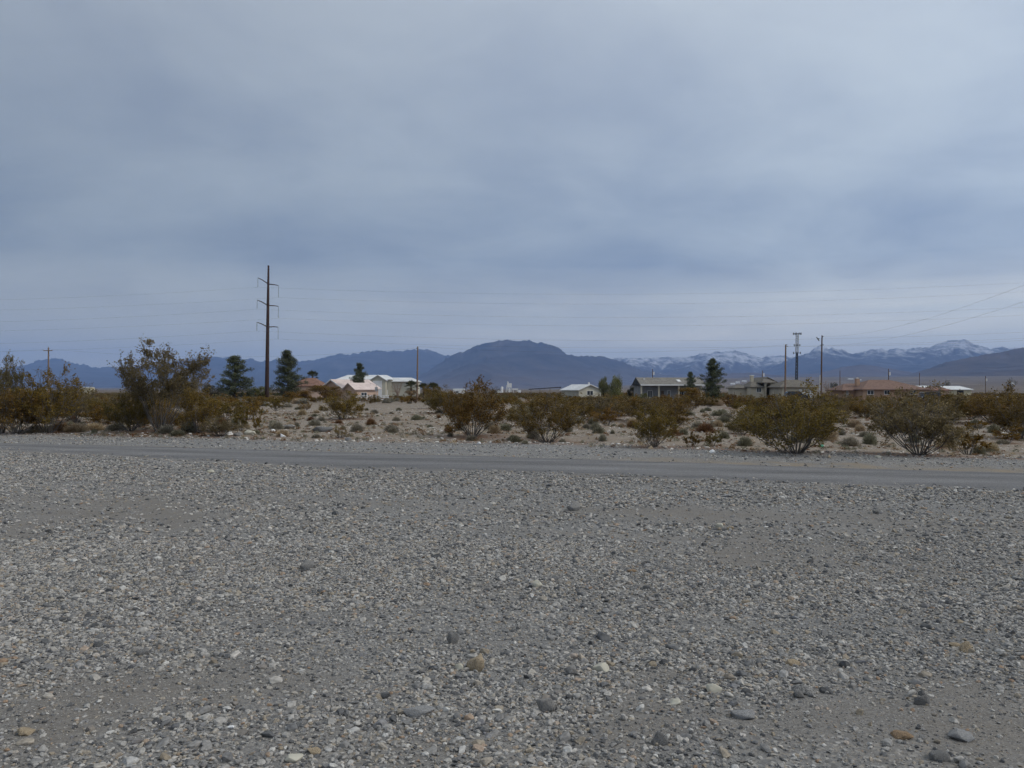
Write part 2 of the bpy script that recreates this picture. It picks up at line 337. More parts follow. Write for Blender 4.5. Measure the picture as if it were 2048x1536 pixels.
# ------------------------------------------------------------------ shrubs are placed first (the ground keeps their litter)
# photo pixel of the foot, top row, width, kind, label
MAIN = [
 (945, 874, 752, 128, 'vase', 'vase shaped creosote bush with bare grey stems fanning from its foot, across the road'),
 (1095, 885, 786, 150, 'open', 'open grey creosote bush with thin foliage, right of the vase shaped bush'),
 (1308, 895, 803, 92, 'vase', 'compact orange olive creosote by the road below the long grey house'),
 (1385, 893, 858, 46, 'small', 'left of two small low creosotes at the road edge below the pine'),
 (1428, 893, 860, 48, 'small', 'right of two small low creosotes at the road edge below the pine'),
 (1592, 907, 776, 196, 'vase', 'broadest dark olive creosote by the road below the arched entry house'),
 (1505, 852, 792, 95, 'vase', 'dense creosote touching the left shoulder of the broadest roadside creosote'),
 (1838, 910, 769, 190, 'vase', 'large creosote with grey stems by the road below the red tile roof'),
 (1936, 908, 838, 88, 'small', 'small reddish creosote right of the large one below the red tile roof'),
 (2040, 878, 776, 130, 'vase', 'dark creosote with leaning stems cut by the right picture edge'),
 (1985, 846, 783, 130, 'vase', 'wide dark creosote mound behind the sandy gap near the right edge'),
 (2014, 886, 852, 68, 'small', 'little rusty creosote alone on grey ground near the right edge'),
 (684, 839, 776, 84, 'vase', 'dark creosote standing alone on open sand below the pink house'),
 (482, 862, 812, 46, 'small', 'upright young creosote, left of a pair behind the pale roadside rocks'),
 (515, 864, 815, 30, 'small', 'narrow upright young creosote, right of a pair behind the pale roadside rocks'),
 (680, 876, 846, 42, 'brush', 'small brushy upright shrub beside the dark boulder at the road edge'),
 (322, 862, 697, 190, 'airy', 'tallest airy creosote with see through crown against the sky at left'),
 (262, 862, 775, 95, 'vase', 'dense rusty creosote at the left foot of the tallest airy creosote'),
 (398, 866, 768, 90, 'vase', 'dense olive creosote at the right foot of the tallest airy creosote'),
 (440, 872, 832, 80, 'vase', 'low rusty creosote between the airy creosote and the young pair'),
 (95, 866, 738, 150, 'open', 'big mixed creosote below the far wooden pole at left'),
 (4, 866, 722, 92, 'airy', 'tall thin creosote cut by the left picture edge'),
 (35, 868, 772, 120, 'vase', 'dark dense creosote by the road at the left corner'),
 (150, 846, 768, 95, 'vase', 'low wide creosote right of the big mixed one at left'),
 (338, 858, 812, 60, 'vase', 'low orange creosote inside the gap under the tallest airy creosote'),
 (60, 846, 772, 130, 'vase', 'dark creosote behind the corner one at left'),
 (205, 848, 792, 80, 'vase', 'low creosote between the left cluster and the rusty dense one'),
 (120, 830, 776, 130, 'vase', 'wide creosote deep in the left cluster, right of the far wooden pole'),
 (300, 846, 790, 100, 'vase', 'shaded creosote behind the stems of the tallest airy creosote'),
 (368, 848, 740, 70, 'airy', 'thin creosote forming the right shoulder of the tallest airy creosote'),
 (1790, 852, 774, 110, 'open', 'open creosote in front of the red tile house windows'),
 (1888, 848, 778, 100, 'open', 'open creosote in front of the right end of the red tile house'),
 (1562, 850, 784, 110, 'vase', 'creosote right behind the broadest one, below the arched entry'),
 (890, 828, 776, 90, 'vase', 'creosote just behind the vase shaped bush on its left'),
 (868, 816, 768, 60, 'vase', 'rusty creosote left of and behind the vase shaped bush, near the wooden pole'),
 (1200, 838, 788, 88, 'vase', 'creosote below the twin round trees, right of the open grey bush'),
 (1240, 832, 792, 60, 'vase', 'small dense creosote under the right one of the twin round trees'),
 (1290, 842, 793, 120, 'open', 'spreading creosote behind the compact orange one, below the long grey house'),
 (1345, 836, 786, 90, 'vase', 'creosote below the middle of the long grey house'),
 (1660, 838, 790, 80, 'vase', 'creosote at the foot of the pole with white conduit'),
 (1730, 836, 790, 90, 'vase', 'creosote left of the large one, below the red house chimney'),
 (1905, 840, 792, 80, 'vase', 'creosote right behind the large one, below the pale yellow house'),
]
LOW = [  # (px, foot, top, width, material, label)
 (378, 866, 838, 48, 'green_bursage', 'round grey green bursage by the road under the tall airy creosote'),
 (333, 866, 845, 42, 'bursage', 'grey bursage left of the round green one under the airy creosote'),
 (355, 872, 856, 40, 'green_bursage', 'flat yellowish bursage in front of the round green one'),
 (152, 864, 842, 60, 'straw', 'pale straw coloured clump by the road at left'),
 (120, 864, 840, 50, 'rust', 'rusty dry clump left of the pale straw clump by the road'),
 (190, 860, 842, 52, 'straw', 'second pale straw clump by the road, nearer the airy creosote'),
 (232, 862, 843, 54, 'bursage', 'grey straw clump left of the rusty creosote foot'),
 (75, 866, 846, 60, 'bursage', 'grey twiggy bursage in front of the big mixed creosote at left'),
 (512, 869, 857, 24, 'green_bursage', 'small round green bursage just right of the pale flat rocks'),
 (565, 872, 856, 36, 'straw', 'tan tuft between the two dark boulders and the road'),
 (632, 876, 865, 26, 'bursage', 'grey green tuft left of the brushy upright shrub'),
 (580, 858, 840, 30, 'straw', 'faint straw tuft behind the mottled boulder'),
 (622, 842, 831, 20, 'rust', 'tiny rusty shrub alone on the sand left of the lone dark creosote'),
 (643, 842, 831, 20, 'bursage', 'tiny grey bursage next to the tiny rusty shrub on the sand'),
 (430, 800, 786, 34, 'straw', 'flat topped pale tan bush left of the steel pole, leftmost'),
 (456, 799, 787, 28, 'straw', 'pale tan bush left of the steel pole, second of the tan row'),
 (502, 801, 787, 26, 'straw', 'pale tan bush just left of the steel pole foot'),
 (538, 800, 789, 20, 'straw', 'pale tan bush at the foot of the steel pole'),
 (557, 804, 788, 26, 'straw', 'pale tan and brown bush right of the steel pole foot'),
 (482, 811, 795, 32, 'bursage', 'rounded grey bush in front of the pale tan row by the steel pole'),
 (460, 812, 800, 30, 'bursage', 'grey bush left of the rounded grey one by the steel pole'),
 (575, 815, 802, 28, 'bursage', 'grey green bush in front of the tan and brown bush by the steel pole'),
 (598, 819, 811, 24, 'green_bursage', 'low green bush on open sand right of the steel pole'),
 (1028, 880, 868, 36, 'green_bursage', 'flat green grey mat left of the open grey creosote foot'),
 (1050, 888, 877, 20, 'bursage', 'small dark grey tuft left of the open grey creosote foot'),
 (900, 873, 862, 16, 'bursage', 'small grey tuft in the shade left of the vase shaped bush'),
 (1225, 868, 857, 12, 'green_bursage', 'tiny green tuft alone right of the open grey creosote'),
 (1490, 892, 868, 40, 'green_bursage', 'rounded green bursage left of the broadest roadside creosote'),
 (1430, 852, 838, 30, 'bursage', 'grey bursage on open ground below the pine'),
 (1372, 830, 817, 44, 'green_bursage', 'flat green grey bush below the small pine'),
 (1440, 832, 816, 50, 'green_bursage', 'flat green grey bush below the big pine'),
 (1428, 812, 797, 50, 'straw', 'tan bush in front of the big pine trunk'),
 (1655, 880, 830, 52, 'straw', 'tall rounded tan bush right of the broadest roadside creosote'),
 (1700, 892, 868, 46, 'bursage', 'brownish grey bursage right of the tall tan bush'),
 (1740, 888, 860, 36, 'green_bursage', 'dark green grey bursage left of the large creosote foot'),
 (1720, 862, 845, 28, 'straw', 'small tan clump behind the dark green bursage'),
 (1893, 895, 868, 54, 'straw', 'yellowish tan clump right of the large creosote foot'),
 (1958, 908, 884, 34, 'green_bursage', 'round green bursage right of the small reddish creosote'),
 (1982, 902, 880, 40, 'straw', 'yellow green clump right of the round green bursage'),
 (1955, 857, 842, 26, 'bursage', 'small rounded grey bursage on the grey gap near the right edge'),
 (2005, 888, 876, 34, 'bursage', 'grey bursage in front of the little rusty creosote'),
]
shrubs = []      # (x, y, z, H, W, kind, label, group)
for (px, fy, ty, wd, kind, lab) in MAIN:
    x, y, z = GP(px, fy); shrubs.append((x, y, z, (fy - ty) / F * y * 1.07, wd / F * y, kind, lab, None))
lows = []
for (px, fy, ty, wd, mk, lab) in LOW:
    x, y, z = GP(px, fy); lows.append((x, y, z, (fy - ty) / F * y, wd / F * y, mk, lab, None))

ZONES = [(-400, 200, 'at the left edge'), (200, 420, 'behind the tall airy creosote'), (420, 610, 'below the steel pole'), (610, 715, 'below the pink house'),
         (715, 850, 'below the cream metal building'), (850, 1050, 'behind the vase shaped bush'), (1050, 1160, 'below the dark carport'), (1160, 1265, 'below the twin round trees'),
         (1265, 1400, 'below the long grey house'), (1400, 1465, 'below the big pine'), (1465, 1640, 'below the arched entry house'), (1640, 1710, 'around the conduit pole'),
         (1710, 1860, 'below the red tile roof'), (1860, 2500, 'at the right edge')]
ORD = ['leftmost', 'second from left', 'third from left', 'fourth from left', 'fifth from left', 'sixth from left', 'seventh from left', 'eighth from left', 'ninth from left',
       'tenth from left', 'eleventh from left', 'twelfth from left', 'thirteenth from left', 'fourteenth from left', 'fifteenth from left']
prng = random.Random(11)
taken = [(s[0], s[1], s[4] * 0.42) for s in shrubs] + [(s[0], s[1], s[4] * 0.42) for s in lows]
def free(x, y, r):
    return all((x - a) ** 2 + (y - b) ** 2 > (r + c) ** 2 for a, b, c in taken)
def openness(px, D):
    """how bare the flat is (1 = bare sand)"""
    o = 0.0
    if 570 < px < 900 and D < 105: o = 0.97
    if 420 < px <= 570 and D < 62: o = 0.93
    if 900 <= px < 1260 and D < 34: o = 0.9
    if 1260 <= px < 1480 and D < 44: o = 0.85
    if 1380 <= px < 1490 and D < 62: o = 0.7
    if 1640 <= px < 1760 and D < 36: o = 0.8
    if 1900 <= px < 2000 and D < 34: o = 0.9
    return o
fill_s, fill_l = [], []
tries = 0
while len(fill_s) < 135 and tries < 14000:
    tries += 1
    D = 27 + 53 * prng.random() ** 0.8; px = prng.uniform(-120, 2170); x = XD(px, D)
    if D < sho(np.array([x]))[0] + 2 or prng.random() < openness(px, D): continue
    Hh = prng.uniform(0.75, 1.4) * (0.85 if D < 40 else 1); Wd = Hh * prng.uniform(1.2, 1.9)
    if not free(x, D, Wd * 0.30): continue
    taken.append((x, D, Wd * 0.30)); fill_s.append((x, D, Hh, Wd, px))
tries = 0
while len(fill_l) < 290 and tries < 14000:
    tries += 1
    D = 24 + 40 * prng.random() ** 1.1; px = prng.uniform(-60, 2110); x = XD(px, D)
    if D < sho(np.array([x]))[0] + 0.5: continue
    if 560 < px < 900 and prng.random() < 0.45: continue
    Hh = prng.uniform(0.14, 0.45); Wd = Hh * prng.uniform(1.3, 2.4)
    if not free(x, D, Wd * 0.5): continue
    taken.append((x, D, Wd * 0.5)); fill_l.append((x, D, Hh, Wd, px, prng.choice(['bursage', 'bursage', 'green_bursage', 'straw', 'green_bursage', 'rust'])))
def zone(px):
    for a, b, s in ZONES:
        if a <= px < b: return s
    return 'at the right edge'
def rank_labels(items, noun, keyf):
    """label each by neighbour landmark, row and its count from the left"""
    res = {}; buckets = {}
    for i, it in enumerate(items):
        D = it[1]; row = 'near row' if D < 36 else ('middle row' if D < 47 else ('back row' if D < 60 else 'farthest row'))
        buckets.setdefault((keyf(it), zone(it[4]), row), []).append(i)
    for (k, zn, row), ids in buckets.items():
        ids.sort(key=lambda i: items[i][4])
        for r, i in enumerate(ids):
            pos = ('only one in the ' + row) if len(ids) == 1 else (ORD[min(r, len(ORD) - 1)] + ' in the ' + row)
            res[i] = f'{k} {noun} {zn}, {pos}'
    return res
LN = {'bursage': 'low grey', 'green_bursage': 'low green', 'straw': 'low straw', 'rust': 'low rusty'}
labs = rank_labels(fill_s, 'creosote', lambda it: 'olive' if it[2] > 1.0 else 'short olive')
for i, (x, D, Hh, Wd, px) in enumerate(fill_s):
    shrubs.append((x, D, gz1(x, D), Hh, Wd, 'low' if D > 34 else 'vase', labs[i], 'creosotes scattered over the flat'))
labl = rank_labels(fill_l, 'tuft', lambda it: LN[it[5]])
for i, (x, D, Hh, Wd, px, mk) in enumerate(fill_l):
    lows.append((x, D, gz1(x, D), Hh, Wd, mk, labl[i], 'low tufts scattered over the flat'))

# ------------------------------------------------------------------ the ground sheet
def spaced(segs):
    a = []
    for (lo, hi, n) in segs: a.append(np.linspace(lo, hi, n, endpoint=False))
    a.append([segs[-1][1]]); return np.concatenate(a)
gpos = np.geomspace(30, 16000, 46)
gx = np.concatenate([-gpos[::-1][:-1], np.linspace(-30, 30, 380), gpos[1:]])
gy = np.concatenate([-np.geomspace(3, 16000, 28)[::-1], np.linspace(-2.5, 2.4, 14), np.linspace(2.5, 48, 360), np.geomspace(48.3, 16000, 120)])
GX, GY = np.meshgrid(gx, gy); nx, ny = len(gx), len(gy)
X_, Y_ = GX.ravel(), GY.ravel(); Z_ = gz(X_, Y_)
R_ = np.hypot(X_, Y_)
def fan(x, y):
    r = np.hypot(x, y); return 15 * sstep(2500, 9000, r) + 75 * sstep(1000, 6000, r) * sstep(0.05, 0.3, np.where(y > 0, x / np.maximum(r, 1), 0))
Z_ = Z_ + fan(X_, Y_)                             # the fans rise gently towards the ranges
idx = np.arange(nx * ny).reshape(ny, nx)
FQ = np.stack([idx[:-1, :-1], idx[:-1, 1:], idx[1:, 1:], idx[1:, :-1]], -1).reshape(-1, 4)
edge_n = (fbm(X_ * 1.1, Y_ * 1.1, 41, 3) - 0.5) * 1.6
lotm = 1 - sstep(-0.3, 0.3, Y_ - near(X_))
shom = sstep(-0.3, 0.3, Y_ - far(X_)) * (1 - sstep(-0.9, 0.9, Y_ - sho(X_) + edge_n))
sandm = sand(X_, Y_) * lotm
rs = np.interp(X_, [-3, 2, 5, 12], [0, 0.1, 0.75, 0.85])          # the far verge turns sandy to the right
sandm = np.maximum(sandm, shom * rs * sstep(0.35, 0.6, fbm(X_ * 1.4, Y_ * 3, 44, 3)) * (1 - sstep(0.6, 2.0, Y_ - far(X_))))
litter = np.zeros_like(X_)
sel = (Y_ > 12) & (Y_ < 90) & (np.abs(X_) < 60)
xs, ys = X_[sel], Y_[sel]; acc = np.zeros_like(xs)
for s in shrubs:
    if s[1] > 75: continue
    d2 = ((xs - s[0]) / (s[4] * 0.55)) ** 2 + ((ys - s[1]) / (s[4] * 0.55)) ** 2
    acc = np.maximum(acc, np.exp(-d2 * 1.3))
band = np.exp(-((ys - sho(xs) - 0.35 + edge_n[sel] * 0.5) / 0.75) ** 2) * sstep(0.32, 0.55, fbm(xs * 0.7, ys * 0.7, 51, 3))
litter[sel] = np.maximum(acc, band)
verge = np.clip(np.interp(X_, [1.5, 4, 12], [0, 1, 1]) * sstep(-0.4, 0.0, Y_ - far(X_)) * (1 - sstep(0.5, 1.5, Y_ - far(X_) + edge_n * 0.8)) * (Y_ < 40), 0, 1)
far_m = sstep(60, 240, R_)
gme = np_mesh('ground', np.stack([X_, Y_, Z_], 1), FQ, True,
              {'gravel': ('POINT', np.maximum(lotm, shom)), 'sandy': ('POINT', sandm), 'litter': ('POINT', litter), 'farm': ('POINT', far_m), 'verge': ('POINT', verge)})
def ground_material():
    m, p = base_mat('ground', 0.95, 0.1); n, l = nodes_of(m)
    g = n.new('ShaderNodeNewGeometry'); P = g.outputs['Position']
    def attr(a):
        t = n.new('ShaderNodeAttribute'); t.attribute_name = a; return t.outputs['Fac']
    def noise(s, d=5, r=0.55, vec=P, sc=None):
        if sc:
            mp = n.new('ShaderNodeMapping'); mp.inputs['Scale'].default_value = sc; l.new(vec, mp.inputs[0]); vec = mp.outputs[0]
        t = n.new('ShaderNodeTexNoise'); t.inputs['Scale'].default_value = s; t.inputs['Detail'].default_value = d; t.inputs['Roughness'].default_value = r
        l.new(vec, t.inputs['Vector']); return t.outputs['Fac']
    def vor(s, rnd=1.0):
        t = n.new('ShaderNodeTexVoronoi'); t.inputs['Scale'].default_value = s; t.inputs['Randomness'].default_value = rnd; l.new(P, t.inputs['Vector']); return t
    def ramp(f, stops):
        r = n.new('ShaderNodeValToRGB'); e = r.color_ramp.elements
        e[0].position, e[0].color = stops[0][0], rgb(stops[0][1]); e[1].position, e[1].color = stops[-1][0], rgb(stops[-1][1])
        for q, c in stops[1:-1]:
            x = e.new(q); x.color = rgb(c)
        l.new(f, r.inputs[0]); return r.outputs[0]
    def mix(f, a, b, mode='MIX'):
        x = n.new('ShaderNodeMix'); x.data_type = 'RGBA'; x.blend_type = mode
        if isinstance(f, float): x.inputs[0].default_value = f
        else: l.new(f, x.inputs[0])
        for i, v in ((6, a), (7, b)):
            if isinstance(v, tuple): x.inputs[i].default_value = rgb(v)
            else: l.new(v, x.inputs[i])
        return x.outputs[2]
    def mth(op, a, b):
        x = n.new('ShaderNodeMath'); x.operation = op; x.use_clamp = op == 'MULTIPLY'
        for i, v in enumerate((a, b)):
            if isinstance(v, (int, float)): x.inputs[i].default_value = v
            else: l.new(v, x.inputs[i])
        return x.outputs[0]
    def mr(f, a, b, c=0.0, d=1.0):
        x = n.new('ShaderNodeMapRange'); x.inputs[1].default_value = a; x.inputs[2].default_value = b; x.inputs[3].default_value = c; x.inputs[4].default_value = d
        l.new(f, x.inputs[0]); return x.outputs[0]
    v1 = vor(58); v2 = vor(150); v3 = vor(24)
    sepc = n.new('ShaderNodeSeparateColor'); l.new(v1.outputs['Color'], sepc.inputs[0])
    sepd = n.new('ShaderNodeSeparateColor'); l.new(v2.outputs['Color'], sepd.inputs[0])
    c1 = ramp(sepc.outputs[0], [(0, (0.085, 0.086, 0.088)), (0.35, (0.15, 0.151, 0.152)), (0.7, (0.235, 0.234, 0.23)), (0.85, (0.27, 0.235, 0.19)), (0.95, (0.40, 0.39, 0.365)), (1, (0.5, 0.49, 0.47))])
    c2 = ramp(sepd.outputs[0], [(0, (0.08, 0.081, 0.082)), (0.5, (0.152, 0.152, 0.151)), (1, (0.27, 0.265, 0.252))])
    gravel = mix(mr(noise(2.2, 6), 0.40, 0.60), c2, c1)
    gravel = mix(mr(noise(0.35, 5), 0.3, 0.7, 0.0, 0.25), gravel, (0.25, 0.245, 0.235))
    fines = mix(noise(7, 9, 0.65), (0.125, 0.108, 0.088), (0.215, 0.19, 0.16))
    fines = mix(0.45, fines, c2)
    sandf = mth('MULTIPLY', attr('sandy'), mr(noise(6, 6), 0.25, 0.6, 0.55, 1.0))
    gcol = mix(sandf, gravel, fines)
    # desert flat: pale pinkish sand with pebbles
    dcol = ramp(noise(0.5, 8, 0.6), [(0.3, (0.165, 0.132, 0.100)), (0.5, (0.215, 0.177, 0.137)), (0.7, (0.26, 0.22, 0.177))])
    v4 = vor(20); sepe = n.new('ShaderNodeSeparateColor'); l.new(v4.outputs['Color'], sepe.inputs[0])
    peb = ramp(sepe.outputs[1], [(0, (0.10, 0.088, 0.078)), (0.5, (0.215, 0.19, 0.165)), (0.85, (0.32, 0.295, 0.26)), (1, (0.52, 0.50, 0.46))])
    dcol = mix(mth('MULTIPLY', mr(noise(1.1, 6), 0.42, 0.62), 0.65), dcol, peb)
    lit = mix(noise(9, 7), (0.11, 0.055, 0.030), (0.20, 0.112, 0.068))
    lf = mth('MULTIPLY', attr('litter'), mr(noise(3.0, 7, 0.65), 0.32, 0.54, 0.2, 1.0))
    dcol = mix(lf, dcol, lit)
    farc = ramp(noise(0.012, 9, 0.65, sc=(1, 0.35, 1)), [(0.35, (0.085, 0.064, 0.040)), (0.55, (0.13, 0.103, 0.074)), (0.70, (0.20, 0.165, 0.13))])
    dcol = mix(attr('farm'), dcol, farc)
    col = mix(mth('MULTIPLY', attr('gravel'), 1.0), dcol, gcol)
    col = mix(mth('MULTIPLY', attr('verge'), mr(noise(1.6, 6), 0.40, 0.60, 0.0, 1.0)), col, mix(noise(8, 8), (0.18, 0.152, 0.118), (0.255, 0.217, 0.168)))
    l.new(col, p.inputs['Base Color'])
    h = mth('ADD', mth('MULTIPLY', v1.outputs['Distance'], -0.9), mth('MULTIPLY', v2.outputs['Distance'], -0.35))
    h = mth('ADD', h, mth('MULTIPLY', noise(30, 6), 0.8))
    b = n.new('ShaderNodeBump'); b.inputs['Strength'].default_value = 0.8; b.inputs['Distance'].default_value = 0.012
    l.new(h, b.inputs['Height']); l.new(b.outputs[0], p.inputs['Normal'])
    return m
ground = tag(link('ground', gme, ground_material()), 'grey gravel lot and sandy desert flat', None, None, 'structure')

# ------------------------------------------------------------------ the road
rx = np.linspace(-58, 58, 700); na = 14
rows = []
for k in range(na):
    t = k / (na - 1)
    yy = (near(rx) - 0.12) * (1 - t) + (far(rx) + 0.12) * t
    zz = 0.002 + 0.035 * (1 - (2 * t - 1) ** 2) + (fbm(rx * 0.8, yy * 0.8, 61, 3) - 0.5) * 0.012 - 0.03 * (t < 0.01) - 0.03 * (t > 0.99)
    rows.append(np.stack([rx, yy, zz], 1))
RV = np.concatenate(rows); ri = np.arange(na * len(rx)).reshape(na, len(rx))
RF = np.stack([ri[:-1, :-1], ri[:-1, 1:], ri[1:, 1:], ri[1:, :-1]], -1).reshape(-1, 4)
tt = np.repeat(np.linspace(0, 1, na), len(rx))
rme = np_mesh('road', RV, RF, True, {'across': ('POINT', tt)})
def road_material():
    m, p = base_mat('worn_asphalt', 0.85, 0.25); n, l = nodes_of(m)
    g = n.new('ShaderNodeNewGeometry'); P = g.outputs['Position']
    mp = n.new('ShaderNodeMapping'); mp.inputs['Rotation'].default_value = (0, 0, radians(20.5)); mp.inputs['Scale'].default_value = (0.12, 1.6, 1)
    l.new(P, mp.inputs[0])
    a = n.new('ShaderNodeTexNoise'); a.inputs['Scale'].default_value = 1.2; a.inputs['Detail'].default_value = 7; l.new(mp.outputs[0], a.inputs['Vector'])
    r = n.new('ShaderNodeValToRGB'); r.color_ramp.elements[0].position = 0.3; r.color_ramp.elements[1].position = 0.7
    r.color_ramp.elements[0].color = (0.104, 0.103, 0.105, 1); r.color_ramp.elements[1].color = (0.172, 0.170, 0.169, 1); l.new(a.outputs['Fac'], r.inputs[0])
    v = n.new('ShaderNodeTexVoronoi'); v.inputs['Scale'].default_value = 70; l.new(P, v.inputs['Vector'])
    sc = n.new('ShaderNodeSeparateColor'); l.new(v.outputs['Color'], sc.inputs[0])
    mr = n.new('ShaderNodeMapRange'); mr.inputs[3].default_value = 0.72; mr.inputs[4].default_value = 1.3; l.new(sc.outputs[0], mr.inputs[0])
    mul = n.new('ShaderNodeVectorMath'); mul.operation = 'SCALE'; l.new(r.outputs[0], mul.inputs[0]); l.new(mr.outputs[0], mul.inputs['Scale'])
    at = n.new('ShaderNodeAttribute'); at.attribute_name = 'across'
    # dust carried over both edges
    d = n.new('ShaderNodeMath'); d.operation = 'PINGPONG'; d.inputs[1].default_value = 0.5; l.new(at.outputs['Fac'], d.inputs[0])
    nz = n.new('ShaderNodeTexNoise'); nz.inputs['Scale'].default_value = 1.5; nz.inputs['Detail'].default_value = 6; l.new(P, nz.inputs['Vector'])
    ad = n.new('ShaderNodeMath'); ad.operation = 'MULTIPLY_ADD'; ad.inputs[1].default_value = 0.22; l.new(nz.outputs['Fac'], ad.inputs[0]); l.new(d.outputs[0], ad.inputs[2])
    dm = n.new('ShaderNodeMapRange'); dm.inputs[1].default_value = 0.11; dm.inputs[2].default_value = 0.24; dm.inputs[3].default_value = 0.65; dm.inputs[4].default_value = 0.0; l.new(ad.outputs[0], dm.inputs[0])
    mx = n.new('ShaderNodeMix'); mx.data_type = 'RGBA'; l.new(dm.outputs[0], mx.inputs[0]); l.new(mul.outputs[0], mx.inputs[6]); mx.inputs[7].default_value = (0.25, 0.235, 0.215, 1)
    wv = n.new('ShaderNodeMath'); wv.operation = 'MULTIPLY_ADD'; wv.inputs[1].default_value = 0.10; l.new(nz.outputs['Fac'], wv.inputs[0]); l.new(at.outputs['Fac'], wv.inputs[2])
    tr = n.new('ShaderNodeValToRGB'); e = tr.color_ramp.elements; e[0].position = 0.05; e[0].color = (0.95,) * 3 + (1,); e[1].position = 1.0; e[1].color = (0.92,) * 3 + (1,)
    for q, c in ((0.2, 0.86), (0.3, 1.06), (0.40, 1.14), (0.5, 0.84), (0.58, 0.80), (0.68, 1.0), (0.78, 1.10), (0.9, 0.84)):
        x = e.new(q); x.color = (c, c, c, 1)
    l.new(wv.outputs[0], tr.inputs[0])
    tm = n.new('ShaderNodeMix'); tm.data_type = 'RGBA'; tm.blend_type = 'MULTIPLY'; tm.inputs[0].default_value = 1.0; l.new(mx.outputs[2], tm.inputs[6]); l.new(tr.outputs[0], tm.inputs[7])
    l.new(tm.outputs[2], p.inputs['Base Color'])
    b = n.new('ShaderNodeBump'); b.inputs['Strength'].default_value = 0.4; b.inputs['Distance'].default_value = 0.006
    l.new(v.outputs['Distance'], b.inputs['Height']); l.new(b.outputs[0], p.inputs['Normal'])
    return m
tag(link('road', rme, road_material()), 'narrow worn grey asphalt road', None, None, 'structure')

# ------------------------------------------------------------------ mountains
def range_mesh(name, pts, D, depth, mat, seed, pad=900, rough=1.0, spur=0.5, cols=None):
    cols = cols or int(min(1000, (pts[-1][0] - pts[0][0]) / 2.2))
    pts = np.array(pts, float)
    x0, x1 = pts[0, 0], pts[-1, 0]
    px = np.linspace(x0, x1, cols)
    yy = np.interp(px, pts[:, 0], pts[:, 1])
    fine = (fbm(px * 0.06, px * 0 + seed, seed, 4) - 0.5) * 5.5 * rough + (fbm(px * 0.24, px * 0 + seed, seed + 3, 3) - 0.5) * 3.4 * rough
    crest = np.maximum((HY - yy) / F * D, 0.0)
    kk = np.ones(25) / 25; body = np.convolve(np.pad(crest, 12, 'edge'), kk, 'valid')
    dcr = fine * np.clip((HY - yy) / 40, 0, 1) / F * D
    ang = (px - CX) / F
    rows = []
    ts = np.concatenate([np.linspace(0, 1, 90), 1 + np.linspace(0.06, 1, 10)])
    for t in ts:
        d = D - depth * (1 - min(t, 1)) if t <= 1 else D + depth * 0.7 * (t - 1)
        wob = d * (1 + 0.0 * ang)
        prof = (0.12 * t + 0.88 * t ** 1.9) if t <= 1 else max(0.0, 1 - (t - 1)) ** 1.3
        X = ang * d
        q1, q2 = X / (depth * 0.30), np.full_like(X, d / (depth * 0.42))
        wx = (fbm(q1 * 0.8, q2 * 0.8, seed + 5, 3) - 0.5) * 1.6; wy = (fbm(q1 * 0.8, q2 * 0.8, seed + 6, 3) - 0.5) * 1.6
        rd = ridged(q1 + wx, q2 + wy, seed + 9, 5)
        env = (min(t, 1) * (1 - min(t, 1))) ** 0.6 * 1.7
        tip = np.clip((t - 0.86) / 0.14, 0, 1) if t <= 1 else max(0.0, 1 - (t - 1) * 6)
        cr_ = body + (crest - body + dcr) * tip
        z = cr_ * prof + body * spur * env * (rd - 0.60) * (0.45 + 0.55 * min(t, 1))
        if t < 1: z = np.minimum(z, np.maximum((crest + dcr) * d / D * 0.985, 0))
        rows.append(np.stack([X, np.full_like(X, d), z - 3.0 + (0 if t > 0 else -40)], 1))
    V = np.concatenate(rows); nr = len(ts)
    ii = np.arange(nr * cols).reshape(nr, cols)
    FF = np.stack([ii[:-1, :-1], ii[:-1, 1:], ii[1:, 1:], ii[1:, :-1]], -1).reshape(-1, 4)
    hr = V[:, 2] / max(crest.max(), 1)
    return np_mesh(name, V, FF, True)
